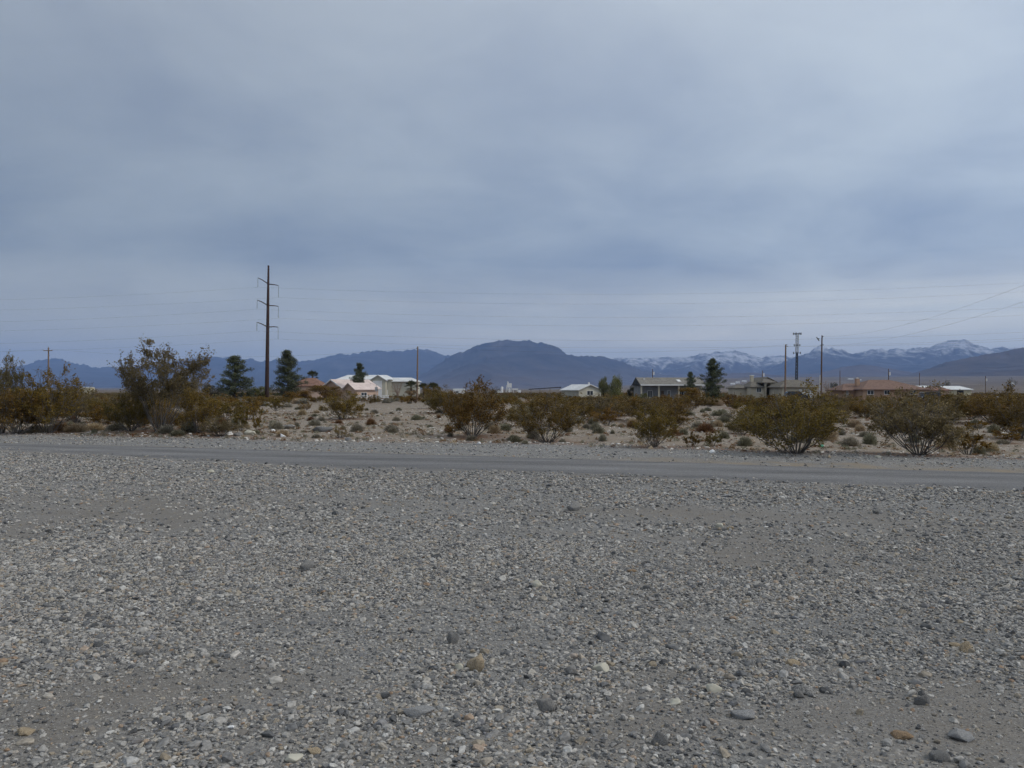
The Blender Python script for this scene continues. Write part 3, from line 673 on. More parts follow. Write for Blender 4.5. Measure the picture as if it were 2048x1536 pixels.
def rock_material(name, c1, c2, snow=None, zmax=1.0, low=None):
    m, p = base_mat(name, 0.95, 0.05); n, l = nodes_of(m)
    g = n.new('ShaderNodeNewGeometry'); P = g.outputs['Position']
    a = n.new('ShaderNodeTexNoise'); a.inputs['Scale'].default_value = 0.004; a.inputs['Detail'].default_value = 10; a.inputs['Roughness'].default_value = 0.65; l.new(P, a.inputs['Vector'])
    r = n.new('ShaderNodeValToRGB'); r.color_ramp.elements[0].position = 0.35; r.color_ramp.elements[1].position = 0.66
    r.color_ramp.elements[0].color = rgb(c1); r.color_ramp.elements[1].color = rgb(c2); l.new(a.outputs['Fac'], r.inputs[0])
    rg = n.new('ShaderNodeTexNoise'); rg.noise_type = 'RIDGED_MULTIFRACTAL'; rg.inputs['Scale'].default_value = 0.0022; rg.inputs['Detail'].default_value = 6; l.new(P, rg.inputs['Vector'])
    rm = n.new('ShaderNodeMapRange'); rm.inputs[1].default_value = 0.2; rm.inputs[2].default_value = 1.4; rm.inputs[3].default_value = 0.55; rm.inputs[4].default_value = 1.75; l.new(rg.outputs['Fac'], rm.inputs[0])
    rv = n.new('ShaderNodeVectorMath'); rv.operation = 'SCALE'; l.new(r.outputs[0], rv.inputs[0]); l.new(rm.outputs[0], rv.inputs['Scale'])
    col = rv.outputs[0]
    sp = n.new('ShaderNodeSeparateXYZ'); l.new(P, sp.inputs[0])
    if low:
        mr = n.new('ShaderNodeMapRange'); mr.inputs[1].default_value = 0.02 * zmax; mr.inputs[2].default_value = 0.45 * zmax; mr.inputs[3].default_value = 1.0; mr.inputs[4].default_value = 0.0
        l.new(sp.outputs['Z'], mr.inputs[0]); x = n.new('ShaderNodeMix'); x.data_type = 'RGBA'; l.new(mr.outputs[0], x.inputs[0]); l.new(col, x.inputs[6]); x.inputs[7].default_value = rgb(low); col = x.outputs[2]
    if snow:
        lo, hi, amt = snow
        b = n.new('ShaderNodeTexNoise'); b.inputs['Scale'].default_value = 0.008; b.inputs['Detail'].default_value = 11; b.inputs['Roughness'].default_value = 0.78
        mp = n.new('ShaderNodeMapping'); mp.inputs['Scale'].default_value = (1.0, 0.5, 0.8); mp.inputs['Rotation'].default_value = (0, radians(25), 0); l.new(P, mp.inputs[0]); l.new(mp.outputs[0], b.inputs['Vector'])
        mz = n.new('ShaderNodeMapRange'); mz.inputs[1].default_value = lo; mz.inputs[2].default_value = hi; mz.inputs[3].default_value = -0.16; mz.inputs[4].default_value = 0.11; mz.clamp = True
        l.new(sp.outputs['Z'], mz.inputs[0])
        ad = n.new('ShaderNodeMath'); ad.operation = 'ADD'; l.new(b.outputs['Fac'], ad.inputs[0]); l.new(mz.outputs[0], ad.inputs[1])
        ms = n.new('ShaderNodeMapRange'); ms.inputs[1].default_value = 0.52; ms.inputs[2].default_value = 0.66; ms.inputs[3].default_value = 0; ms.inputs[4].default_value = amt; l.new(ad.outputs[0], ms.inputs[0])
        x = n.new('ShaderNodeMix'); x.data_type = 'RGBA'; l.new(ms.outputs[0], x.inputs[0]); l.new(col, x.inputs[6]); x.inputs[7].default_value = (0.80, 0.82, 0.84, 1); col = x.outputs[2]
    l.new(col, p.inputs['Base Color'])
    bp = n.new('ShaderNodeBump'); bp.inputs['Strength'].default_value = 1.0; bp.inputs['Distance'].default_value = 160
    l.new(rg.outputs['Fac'], bp.inputs['Height']); l.new(bp.outputs[0], p.inputs['Normal'])
    return m
RANGES = [
 ('far_range', [(-900, 735), (-600, 716), (-300, 730), (-60, 738), (0, 738), (40, 733), (70, 722), (100, 718), (118, 716), (135, 721), (160, 729), (200, 733), (225, 732), (260, 735), (300, 730), (345, 725), (400, 716), (440, 713), (468, 710), (490, 716), (520, 721), (536, 722),
   (555, 719), (575, 715), (600, 720), (618, 722), (640, 716), (680, 706), (700, 707), (730, 703), (752, 701), (770, 704), (800, 702), (830, 699), (860, 700), (885, 708), (905, 711), (960, 722), (1020, 740), (1080, 776)],
   12500, 4200, ('far_range_rock', (0.032, 0.027, 0.026), (0.11, 0.09, 0.08), (420, 700, 0.4), 620, None), 3, 1.3, 0.8),
 ('snowy_range', [(1100, 776), (1150, 745), (1200, 722), (1228, 716), (1240, 713), (1270, 716), (1300, 717), (1340, 714), (1370, 713), (1400, 707), (1430, 703), (1450, 704), (1468, 700), (1480, 703), (1500, 709), (1520, 714), (1545, 712), (1570, 713), (1600, 712), (1660, 716), (1720, 730), (1800, 776)],
   11800, 3600, ('snowy_range_rock', (0.035, 0.030, 0.029), (0.12, 0.10, 0.09), (90, 420, 0.6), 570, (0.15, 0.11, 0.085)), 12, 1.2, 0.9),
 ('right_range', [(1440, 776), (1500, 752), (1545, 732), (1580, 716), (1605, 708), (1620, 700), (1635, 693), (1650, 692), (1657, 697), (1665, 693), (1672, 698), (1690, 702), (1715, 706), (1740, 698), (1760, 697), (1775, 699), (1795, 696), (1815, 699), (1830, 696), (1850, 693), (1870, 690), (1895, 682),
   (1920, 678), (1932, 680), (1950, 688), (1975, 694), (2000, 692), (2020, 694), (2048, 697), (2120, 690), (2250, 670), (2400, 690), (2600, 700), (2900, 740)],
   10800, 3600, ('right_range_rock', (0.035, 0.030, 0.029), (0.12, 0.10, 0.09), (200, 540, 0.6), 670, None), 23, 1.4, 0.9),
 ('central_massif', [(780, 777), (830, 757), (870, 731), (895, 714), (920, 705), (950, 692), (985, 683), (1017, 679), (1023, 681), (1055, 680), (1070, 683), (1100, 687), (1115, 696), (1140, 709), (1170, 711), (1210, 713), (1235, 719), (1265, 733), (1300, 744), (1340, 750), (1400, 758), (1480, 768), (1560, 777)],
   9000, 3600, ('central_massif_rock', (0.030, 0.025, 0.024), (0.12, 0.10, 0.09), (440, 640, 0.3), 550, (0.10, 0.08, 0.067)), 31, 1.3, 0.9),
 ('foothills', [(1230, 777), (1290, 766), (1340, 757), (1420, 747), (1500, 744), (1560, 750), (1640, 745), (1690, 732), (1720, 728), (1750, 730), (1800, 740), (1860, 750), (1960, 756), (2100, 762), (2200, 777)],
   7200, 2200, ('foothill_rock', (0.12, 0.085, 0.062), (0.19, 0.14, 0.105), None, 200, None), 41, 0.5, 0.4),
 ('right_slope', [(1640, 777), (1720, 768), (1800, 752), (1850, 738), (1880, 727), (1910, 720), (1940, 713), (2000, 703), (2048, 694), (2150, 680), (2300, 655), (2450, 660), (2700, 690), (3000, 740)],
   5600, 2400, ('right_slope_rock', (0.085, 0.066, 0.052), (0.165, 0.125, 0.095), None, 300, None), 53, 0.6, 0.6),
]
for (nm, pts, D, dep, mt, seed, rg, sp) in RANGES:
    o = link(nm, range_mesh(nm, pts, D, dep, None, seed, rough=rg, spur=sp), rock_material(*mt))
    tag(o, None, None, None, 'structure')
ML = {'far_range': 'long deep blue mountain range at left', 'snowy_range': 'snow dusted range right of the central mountain', 'right_range': 'jagged snow capped range at right',
      'central_massif': 'broad flat topped mountain in the centre', 'foothills': 'low brown foothills below the snowy ranges', 'right_slope': 'near brown mountain slope at the right edge'}
for k, v in ML.items(): bpy.data.objects[k]['label'] = v

# ------------------------------------------------------------------ stones
def hull_stone(seed, n=18, flat=0.6, bev=True):
    r = np.random.default_rng(seed); pts = r.normal(size=(n, 3)); pts /= np.linalg.norm(pts, axis=1)[:, None]
    pts *= r.uniform(0.86, 1.0, (n, 1)); pts *= np.array([1.0, r.uniform(0.65, 0.95), flat * r.uniform(0.8, 1.15)])
    bm = bmesh.new()
    for q in pts: bm.verts.new(q)
    h = bmesh.ops.convex_hull(bm, input=bm.verts)
    for v in [v for v in bm.verts if not v.link_faces]: bm.verts.remove(v)
    if bev: bmesh.ops.bevel(bm, geom=list(bm.edges), offset=0.09, segments=1, affect='EDGES', profile=0.6, clamp_overlap=True)
    bmesh.ops.recalc_face_normals(bm, faces=bm.faces)
    me = bpy.data.meshes.new('stone'); bm.to_mesh(me); bm.free(); return me
def rock_mesh(seed, flat=0.6, rough=0.12, n=16):
    """a bigger rock: faceted hull, subdivided and roughened"""
    me0 = hull_stone(seed, n, flat, False); bm = bmesh.new(); bm.from_mesh(me0)
    bmesh.ops.bevel(bm, geom=list(bm.edges), offset=0.04, segments=1, affect='EDGES', profile=0.5, clamp_overlap=True)
    bmesh.ops.triangulate(bm, faces=bm.faces); bmesh.ops.subdivide_edges(bm, edges=[e for e in bm.edges if e.calc_length() > 0.25], cuts=2, use_grid_fill=True)
    for v in bm.verts:
        c = v.co; k = float(fbm(np.array([c.x * 2.1 + c.z * 1.3]), np.array([c.y * 2.1 - c.z * 1.7]), seed, 4)[0]) - 0.5
        v.co = c * (1 + k * rough * 2)
    bmesh.ops.recalc_face_normals(bm, faces=bm.faces)
    me = bpy.data.meshes.new('rock'); bm.to_mesh(me); bm.free(); bpy.data.meshes.remove(me0)
    me.polygons.foreach_set('use_smooth', np.ones(len(me.polygons), dtype=bool)); me.update()
    return me
def variant_collection(name, meshes):
    c = bpy.data.collections.new(name)
    for i, me in enumerate(meshes): c.objects.link(bpy.data.objects.new(f'{name}_{i}', me))
    return c
def scatter(name, label, P, rot, scl, idx, coll, cat=None):
    me = bpy.data.meshes.new(name); me.vertices.add(len(P)); me.vertices.foreach_set('co', np.asarray(P, np.float32).ravel())
    for nm, arr in (('rot', rot), ('scl', scl)):
        a = me.attributes.new(nm, 'FLOAT_VECTOR', 'POINT'); a.data.foreach_set('vector', np.asarray(arr, np.float32).ravel())
    a = me.attributes.new('idx', 'INT', 'POINT'); a.data.foreach_set('value', np.asarray(idx, np.int32)); me.update()
    o = link(name, me); g = bpy.data.node_groups.new(name, 'GeometryNodeTree')
    g.interface.new_socket('Geometry', in_out='INPUT', socket_type='NodeSocketGeometry'); g.interface.new_socket('Geometry', in_out='OUTPUT', socket_type='NodeSocketGeometry')
    gi = g.nodes.new('NodeGroupInput'); go = g.nodes.new('NodeGroupOutput'); ip = g.nodes.new('GeometryNodeInstanceOnPoints')
    ci = g.nodes.new('GeometryNodeCollectionInfo'); ci.inputs['Collection'].default_value = coll; ci.inputs['Separate Children'].default_value = True; ci.inputs['Reset Children'].default_value = True
    ip.inputs['Pick Instance'].default_value = True
    def na(nm, ty):
        q = g.nodes.new('GeometryNodeInputNamedAttribute'); q.data_type = ty; q.inputs['Name'].default_value = nm; return q.outputs['Attribute']
    e2r = g.nodes.new('FunctionNodeEulerToRotation')
    g.links.new(gi.outputs[0], ip.inputs['Points']); g.links.new(ci.outputs[0], ip.inputs['Instance'])
    g.links.new(na('idx', 'INT'), ip.inputs['Instance Index']); g.links.new(na('rot', 'FLOAT_VECTOR'), e2r.inputs[0]); g.links.new(e2r.outputs[0], ip.inputs['Rotation'])
    g.links.new(na('scl', 'FLOAT_VECTOR'), ip.inputs['Scale']); g.links.new(ip.outputs[0], go.inputs[0])
    md = o.modifiers.new('scatter', 'NODES'); md.node_group = g
    tag(o, label, cat, None, 'stuff'); return o
NV = 10
stone_meshes = [hull_stone(100 + i, 24, 0.74) for i in range(NV)]
for me in stone_meshes: me.materials.append(M['stone'])
dstone_meshes = [hull_stone(200 + i, 14, 0.6, False) for i in range(6)]
for me in dstone_meshes: me.materials.append(M['desert_stone'])
def sample_view(n, d0, d1, margin=1.03, side=2.2):
    """points uniform over the wedge of ground in view between two distances"""
    d = np.sqrt(rng.uniform(d0 ** 2, d1 ** 2, n)); x = rng.uniform(-1, 1, n) * ((CX / F) * margin * d + side)
    return x, d
def stones(n, d0, d1, r0, r1, power, where):
    x, y = sample_view(n, d0, d1)
    r = r0 + (r1 - r0) * rng.random(n) ** power
    keep = where(x, y, r); return x[keep], y[keep], r[keep]
def lot_keep(x, y, r):
    e = (fbm(x * 1.3, y * 1.3, 71, 3) - 0.42) * 1.3 + (rng.random(len(x)) ** 6) * 0.5
    k = y < near(x) + e
    dens = 1.05 - 0.93 * sand(x, y); dens = dens * (0.34 + 0.9 * sstep(0.34, 0.6, fbm(x * 0.8, y * 1.1, 72, 4)))
    return k & (rng.random(len(x)) < dens)
def grit_keep(x, y, r): return y < near(x)
parts = [stones(265000, 2.0, 8.4, 0.006, 0.0175, 1.5, lot_keep), stones(135000, 2.0, 23, 0.013, 0.038, 2.1, lot_keep), stones(58000, 8, 15, 0.009, 0.018, 1.2, lot_keep),
         stones(70000, 2.0, 5.6, 0.003, 0.0055, 1.0, grit_keep), stones(9000, 6, 23, 0.01, 0.02, 1.0, grit_keep)]
parts.append(stones(5200, 11, 30, 0.006, 0.016, 2.0, lambda x, y, r: (in_road(x, y) > 0.3) & (rng.random(len(x)) < 0.25)))
bigs = stones(1100, 2.6, 23, 0.033, 0.062, 2.2, lot_keep)
def sho_keep(x, y, r):
    return (y > far(x) - 0.15 + (vnoise(x * 1.5, y * 1.5, 73) - 0.5) * 0.3) & (y < sho(x) + 0.9) & (rng.random(len(x)) < 0.35 + 0.65 * sstep(0.35, 0.6, fbm(x * 0.8, y * 0.8, 74, 3)) - 0.75 * np.interp(x, [1.5, 4, 12], [0, 1, 1]) * (y - far(x) < 1.1))
parts.append(stones(50000, 10, 34, 0.012, 0.045, 2.6, sho_keep))
sx = np.concatenate([p_[0] for p_ in parts]); sy = np.concatenate([p_[1] for p_ in parts]); sr = np.concatenate([p_[2] for p_ in parts])
def xf(x, y, r, sink=0.3):
    n = len(x); P = np.stack([x, y, np.maximum(gz(x, y), np.where(in_road(x, y) > 0.4, 0.012, -99)) + r * (0.5 - sink) * 0.8], 1)
    rot = np.stack([rng.normal(0, 0.28, n), rng.normal(0, 0.28, n), rng.uniform(0, 2 * pi, n)], 1)
    s = np.stack([r * rng.uniform(0.85, 1.35, n), r * rng.uniform(0.8, 1.1, n), r * rng.uniform(0.5, 1.05, n)], 1)
    return P, rot, s
sc = variant_collection('gravel_variant', stone_meshes)
P_, Ro, Sc = xf(sx, sy, sr)
scatter('gravel', 'loose grey gravel covering the lot and the road verges', P_, Ro, Sc, rng.integers(0, NV, len(sx)), sc, 'gravel')
def des_keep(x, y, r):
    return (y > sho(x) + 0.3) & (rng.random(len(x)) < 0.25 + 0.75 * sstep(0.4, 0.62, fbm(x * 0.35, y * 0.35, 75, 3)))
dx, dy, dr = stones(34000, 18, 70, 0.015, 0.07, 3.2, des_keep)
ex, ey, er = stones(9000, 17, 34, 0.022, 0.085, 2.6, lambda x, y, r: (y > sho(x) - 0.3) & (y < sho(x) + 0.4 + 2.6 * rng.random(len(x)) ** 2))
dx, dy, dr = np.concatenate([dx, ex]), np.concatenate([dy, ey]), np.concatenate([dr, er])
P_, Ro, Sc = xf(dx, dy, dr)
scatter('desert_pebbles', 'pale pebbles strewn over the sandy flat', P_, Ro, Sc, rng.integers(0, 6, len(dx)), variant_collection('pebble_variant', dstone_meshes), 'pebbles')
# the largest stones of the lot are pieces of the ground, one object each
bx_, by_, br_ = bigs
pxs = br_ / by_; order = np.argsort(-pxs)[:260]
for i in order:
    o = bpy.data.objects.new('stone', stone_meshes[int(rng.integers(0, NV))]); COL.objects.link(o); o.parent = ground
    r = float(br_[i]); o.location = (float(bx_[i]), float(by_[i]), gz1(bx_[i], by_[i]) + r * 0.05)
    o.rotation_euler = (rng.normal(0, 0.2), rng.normal(0, 0.2), rng.uniform(0, 6.28)); o.scale = (r * rng.uniform(1.0, 1.4), r, r * rng.uniform(0.55, 1.0))

ROCKS = [  # px, foot row, width, height, material, label
 (1148, 1022, 30, 20, 'grey', 'pointed grey rock standing up from the gravel near the road', 0.9),
 (955, 1344, 52, 34, 'tan', 'largest tan angular rock on the gravel, centre foreground', 0.75),
 (918, 1342, 20, 16, 'cream', 'small cream stone touching the left side of the largest tan rock', 0.7),
 (1075, 1176, 20, 17, 'cream', 'blocky cream stone alone on the sandy patch in mid gravel', 0.8),
 (614, 1140, 34, 22, 'grey', 'rounded grey boulder with dark underside, left mid gravel', 0.65),
 (832, 1438, 78, 24, 'bluegrey', 'long flat grey slab lying in the gravel, foreground left of centre', 0.3),
 (1937, 1306, 28, 24, 'tan', 'blocky tan stone at right, beside a longer tan stone', 0.8),
 (1914, 1296, 30, 12, 'tan', 'long thin tan stone beside the blocky tan stone at right', 0.4),
 (1612, 1392, 56, 30, 'mottled', 'broad brown grey half buried rock at right foreground', 0.4),
 (1600, 1398, 24, 18, 'darkgrey', 'dark stone leaning on the broad half buried rock', 0.7),
 (1443, 1056, 20, 12, 'cream', 'cream stone near the sandy strip right of the pointed rock', 0.6),
 (1462, 1060, 16, 9, 'tan', 'small tan stone just right of the cream stone by the sandy strip', 0.6),
 (1754, 1028, 15, 11, 'darkgrey', 'black stone on grey gravel, right side near the road', 0.7),
 (1587, 1332, 36, 16, 'tan', 'curved tan stone above the broad half buried rock', 0.45),
 (1572, 1350, 30, 20, 'grey', 'grey angular stone below the curved tan stone', 0.7),
 (1430, 1388, 32, 24, 'cream', 'pale rounded stone in front of the brown sandy patch, right of centre', 0.65),
 (1352, 1412, 32, 14, 'cream', 'pale oblong stone left of the pale rounded stone', 0.5),
 (622, 1512, 40, 18, 'tan', 'flat ochre stone at the bottom, left of centre', 0.45),
 (586, 1528, 42, 18, 'cream', 'pinkish flat stone at the very bottom beside the flat ochre one', 0.45),
 (44, 1472, 40, 18, 'tan', 'oval tan stone at the bottom left', 0.5),
 (283, 1314, 28, 20, 'grey', 'round grey cobble at left, above the smooth brown patch', 0.65),
 (463, 1460, 26, 11, 'white', 'white flat chip at the right end of the smooth brown patch', 0.4),
 (1264, 1146, 20, 9, 'orange', 'small bright orange stone right of the blocky cream stone', 0.5),
 (1140, 1352, 30, 22, 'grey', 'brown grey cobble right of the largest tan rock', 0.7),
 (1206, 1346, 40, 22, 'cream', 'wedge shaped beige stone right of the brown grey cobble', 0.55),
 (1092, 1426, 40, 34, 'grey', 'large dull grey rock standing below the largest tan rock', 0.75),
 (1810, 1480, 44, 18, 'orange', 'rusty oval stone at lower right', 0.45),
 (1930, 1484, 56, 28, 'bluegrey', 'smooth blue grey boulder at lower right', 0.5),
 (1886, 1524, 44, 22, 'darkgrey', 'dark blocky stone at the bottom right', 0.6),
 (1850, 1412, 34, 26, 'darkgrey', 'dark grey cobble right of the brown sandy patch at right', 0.7),
 (905, 1288, 26, 24, 'darkgrey', 'dark upright cobble left above the largest tan rock', 0.85),
 (1322, 1492, 36, 30, 'darkgrey', 'dark upright rock at the bottom, right of centre', 0.8),
 (1488, 1440, 56, 22, 'bluegrey', 'flat blue grey slab in the foreground right of the pale rounded stone', 0.35),
 (420, 946, 14, 9, 'cream', 'pale stone alone near the road at left', 0.6),
 (1455, 995, 20, 9, 'bluegrey', 'flat pale grey stone near the road, right of the pointed rock', 0.4),
 (1860, 980, 14, 8, 'tan', 'tan stone lying on the near edge of the road at right', 0.6),
 (218, 911, 9, 6, 'white', 'small bright white stone on the near road edge at left', 0.7),
 (456, 870, 17, 12, 'white', 'white rock across the road, leftmost of the pale roadside rocks', 0.7),
 (476, 872, 24, 11, 'grey', 'flat grey rock right of the white roadside rock', 0.5),
 (496, 870, 28, 13, 'cream', 'biggest pale flat rock across the road, below the young creosote pair', 0.5),
 (566, 874, 18, 9, 'white', 'white rock in the litter across the road below the mottled boulder', 0.6),
 (545, 864, 10, 7, 'white', 'small white rock between the young creosotes and the mottled boulder', 0.7),
 (569, 858, 38, 14, 'mottled', 'mottled black and white boulder across the road, left of two', 0.5),
 (642, 864, 46, 16, 'darkgrey', 'long dark boulder across the road beside the brushy shrub', 0.45),
 (696, 882, 14, 9, 'bluegrey', 'pale grey rock right of the brushy upright shrub', 0.7),
 (1424, 906, 17, 9, 'white', 'white wedge shaped rock on the far verge below the pine', 0.6),
 (1302, 898, 11, 8, 'tan', 'tan rock at the foot of the compact orange creosote', 0.7),
 (958, 888, 8, 6, 'white', 'white rock in front of the vase shaped bush', 0.7),
 (1659, 916, 13, 7, 'tan', 'tan rock on the far verge right of the broadest creosote', 0.6),
 (1758, 916, 12, 7, 'cream', 'beige rock on the far verge left of the large creosote', 0.6),
 (2000, 838, 14, 7, 'white', 'white rock in the sandy gap near the right edge', 0.6),
 (1430, 845, 10, 6, 'white', 'white rock behind the grey bursage below the pine', 0.6),
]
for i, (px, fy, wd, hh, mk, lab, fl) in enumerate(ROCKS):
    x, y, z = GP(px, fy); wm = wd / F * y * 0.5; hm = hh / F * y * (0.45 + 0.5 * fl)
    me = rock_mesh(300 + i, 0.8, 0.17, 12 + i % 4); me.materials.append(M[mk])
    zs = np.array([v.co.z for v in me.vertices]); kz = hm * 1.45 / (zs.max() - zs.min())
    o = tag(link('rock', me, None, None, (x, y + wm * 0.6, z - 0.42 * hm - zs.min() * kz), rng.uniform(-0.4, 0.4)), lab, 'rock')
    o.scale = (wm * 1.15, wm * 0.95, kz)

# ------------------------------------------------------------------ plants
def tubes(paths, n=4):
    """paths: list of (points k x 3, radii k) -> V, F"""
    V, FF = [], []; b = 0
    for P, R in paths:
        P = np.asarray(P, float); k = len(P)
        T = np.gradient(P, axis=0); T /= np.linalg.norm(T, axis=1)[:, None] + 1e-9
        A = np.cross(T, [0.31, 0.17, 0.93]); A /= np.linalg.norm(A, axis=1)[:, None] + 1e-9; B = np.cross(T, A)
        an = np.arange(n) * 2 * pi / n
        ring = P[:, None, :] + np.asarray(R)[:, None, None] * (np.cos(an)[None, :, None] * A[:, None, :] + np.sin(an)[None, :, None] * B[:, None, :])
        V.append(ring.reshape(-1, 3))
        i = np.arange(k - 1)[:, None] * n + np.arange(n)[None, :]; j = np.arange(k - 1)[:, None] * n + (np.arange(n)[None, :] + 1) % n
        FF.append((np.stack([i, j, j + n, i + n], -1) + b).reshape(-1, 4)); b += k * n
    return np.concatenate(V), np.concatenate(FF)
def leaf_quads(C, size, r, aspect=0.55, dirs=None, droop=None):
    """one small quad for each centre"""
    n = len(C)
    d = r.normal(size=(n, 3)) if dirs is None else dirs + r.normal(scale=0.45, size=(n, 3))
    d /= np.linalg.norm(d, axis=1)[:, None] + 1e-9
    e = np.cross(d, r.normal(size=(n, 3))); e /= np.linalg.norm(e, axis=1)[:, None] + 1e-9
    s = (np.asarray(size) * r.uniform(0.6, 1.3, n))[:, None]
    a = d * s; c = e * s * aspect
    V = np.stack([C - a * 0.5, C + c * 0.5, C + a * 0.5, C - c * 0.5], 1).reshape(-1, 3)
    return V, np.arange(4 * n).reshape(n, 4)
def curve_pts(p0, p1, bend, k, r, jit):
    t = np.linspace(0, 1, k)[:, None]; P = p0 * (1 - t) + p1 * t + bend * (4 * t * (1 - t)) * 0.5
    P[1:-1] += r.normal(scale=jit, size=(k - 2, 3)); return P
def creosote(seed, style, nst, nleaf, leaf):
    """unit shrub: 1 m tall, 1 m wide; returns (branch mesh, leaf mesh)"""
    r = np.random.default_rng(seed); paths = []; C = []; Dr = []; W8 = []
    for s in range(nst):
        a = 2 * pi * (s + r.uniform(-0.4, 0.4)) / nst * 1.0 + r.uniform(0, 0.3)
        rad = {'vase': 0.5, 'low': 0.5, 'open': 0.5, 'airy': 0.5, 'small': 0.42, 'brush': 0.5}[style] * math.sqrt(r.uniform(0.05, 1.0))
        hgt = r.uniform(0.5, 1.0) * (1.0 - 0.42 * (rad / 0.5) ** 2) if style != 'airy' else r.uniform(0.70, 1.0) * (1.0 - 0.16 * (rad / 0.5) ** 2)
        tip = np.array([cos(a) * rad, sin(a) * rad, hgt]); b0 = np.array([cos(a), sin(a), 0]) * r.uniform(0.01, 0.06)
        bend = np.array([cos(a), sin(a), -0.5]) * r.uniform(-0.02, 0.10) * (1 if style != 'airy' else 0.4)
        P = curve_pts(b0, tip, bend, 6, r, 0.012); paths.append((P, np.linspace(0.0085, 0.003, 6) * {'airy': 0.45, 'open': 0.6, 'vase': 0.65}.get(style, 0.8)))
        sw_ = r.uniform(0.25, 1.5)
        nb = {'vase': 7, 'low': 4, 'open': 7, 'airy': 6, 'small': 4, 'brush': 2}[style]
        for q in range(nb):
            t = r.uniform({'airy': 0.5, 'open': 0.42, 'vase': 0.36}.get(style, 0.30), 0.98); f = t * 5; i0 = min(int(f), 4); p = P[i0] + (P[i0 + 1] - P[i0]) * (f - i0)
            tang = P[i0 + 1] - P[i0]; tang /= np.linalg.norm(tang)
            d = tang * 0.75 + r.normal(scale=0.55, size=3) + np.array([0, 0, 0.25]); d /= np.linalg.norm(d)
            ln = r.uniform(0.10, 0.24) * (1.15 - 0.4 * t); e = p + d * ln
            if e[2] < 0.08: e[2] = 0.08 + r.uniform(0, 0.05)
            hr_ = math.hypot(e[0], e[1])
            if hr_ > 0.54: e[:2] *= 0.54 / hr_
            Q = curve_pts(p, e, r.normal(scale=0.02, size=3), 4, r, 0.006); paths.append((Q, np.linspace(0.0035, 0.0015, 4) * {'airy': 0.5, 'open': 0.7}.get(style, 0.8)))
            wgt = sw_ * r.uniform(0.15, 1.6) if style not in ('airy', 'open') else r.uniform(0.0, 1.8)
            for k in range(3):
                tw = r.uniform(0.35, 1.0); g = tw * 3; j0 = min(int(g), 2); b = Q[j0] + (Q[j0 + 1] - Q[j0]) * (g - j0)
                dd = d * 0.6 + r.normal(scale=0.6, size=3) + np.array([0, 0, 0.35]); dd /= np.linalg.norm(dd); l2 = r.uniform(0.05, 0.11)
                if style != 'low': paths.append((np.stack([b, b + dd * l2 * 0.5, b + dd * l2]), np.array([0.002, 0.0015, 0.001])))
                C.append((b, dd * l2)); W8.append(wgt)
    W8 = np.array(W8); W8 = W8 / W8.sum(); pick = r.choice(len(C), nleaf, p=W8)
    B = np.array([C[i][0] for i in pick]); Dv = np.array([C[i][1] for i in pick])
    sp = 0.016 if style in ('airy', 'open', 'small', 'brush') else 0.024
    cen = B + Dv * r.uniform(0.0, 1.05, (nleaf, 1)) + r.normal(scale=sp, size=(nleaf, 3)); cen[:, 2] = np.maximum(cen[:, 2], 0.02)
    V, FF = leaf_quads(cen, leaf, r, 0.6, Dv / (np.linalg.norm(Dv, axis=1)[:, None] + 1e-9))
    pc = r.random(len(C)) * 0.5; rnd = np.clip(pc[pick] + r.random(nleaf) * 0.5, 0, 1)
    lm = np_mesh('foliage', V, FF, False, {'rnd': ('FACE', rnd)})
    TV, TF = tubes(paths, 3 if style == 'low' else 4); bm_ = np_mesh('branches', TV, TF, True)
    bm_.materials.append(M['twig']); return bm_, lm
VAR = {'vase': [creosote(i, 'vase', 30, 10000, 0.027) for i in range(4)],
       'open': [creosote(20 + i, 'open', 28, 9500, 0.025) for i in range(3)],
       'airy': [creosote(40 + i, 'airy', 34, 13500, 0.021) for i in range(2)],
       'small': [creosote(60 + i, 'small', 13, 3000, 0.042) for i in range(3)],
       'brush': [creosote(70, 'brush', 34, 1700, 0.030)],
       'low': [creosote(80 + i, 'low', 18, 3600, 0.040) for i in range(5)]}
for k, lst in VAR.items():
    for q_, (b_, l_) in enumerate(lst): l_.materials.append(M['leaf_dull'] if k == 'airy' else M[('leaf', 'leaf_olive', 'leaf', 'leaf_dull', 'leaf_rust')[q_ % 5]])
for i, (x, y, z, Hh, Wd, kind, lab, grp) in enumerate(shrubs):
    b_, l_ = VAR[kind][i % len(VAR[kind])]
    t = thing('creosote_bush', lab, 'shrub', (x, y, z - 0.02), prng.uniform(0, 6.28), grp or 'creosotes along the far verge')
    t.scale = (Wd, Wd, Hh)
    link('branches', b_, None, t); link('foliage', l_, None, t)
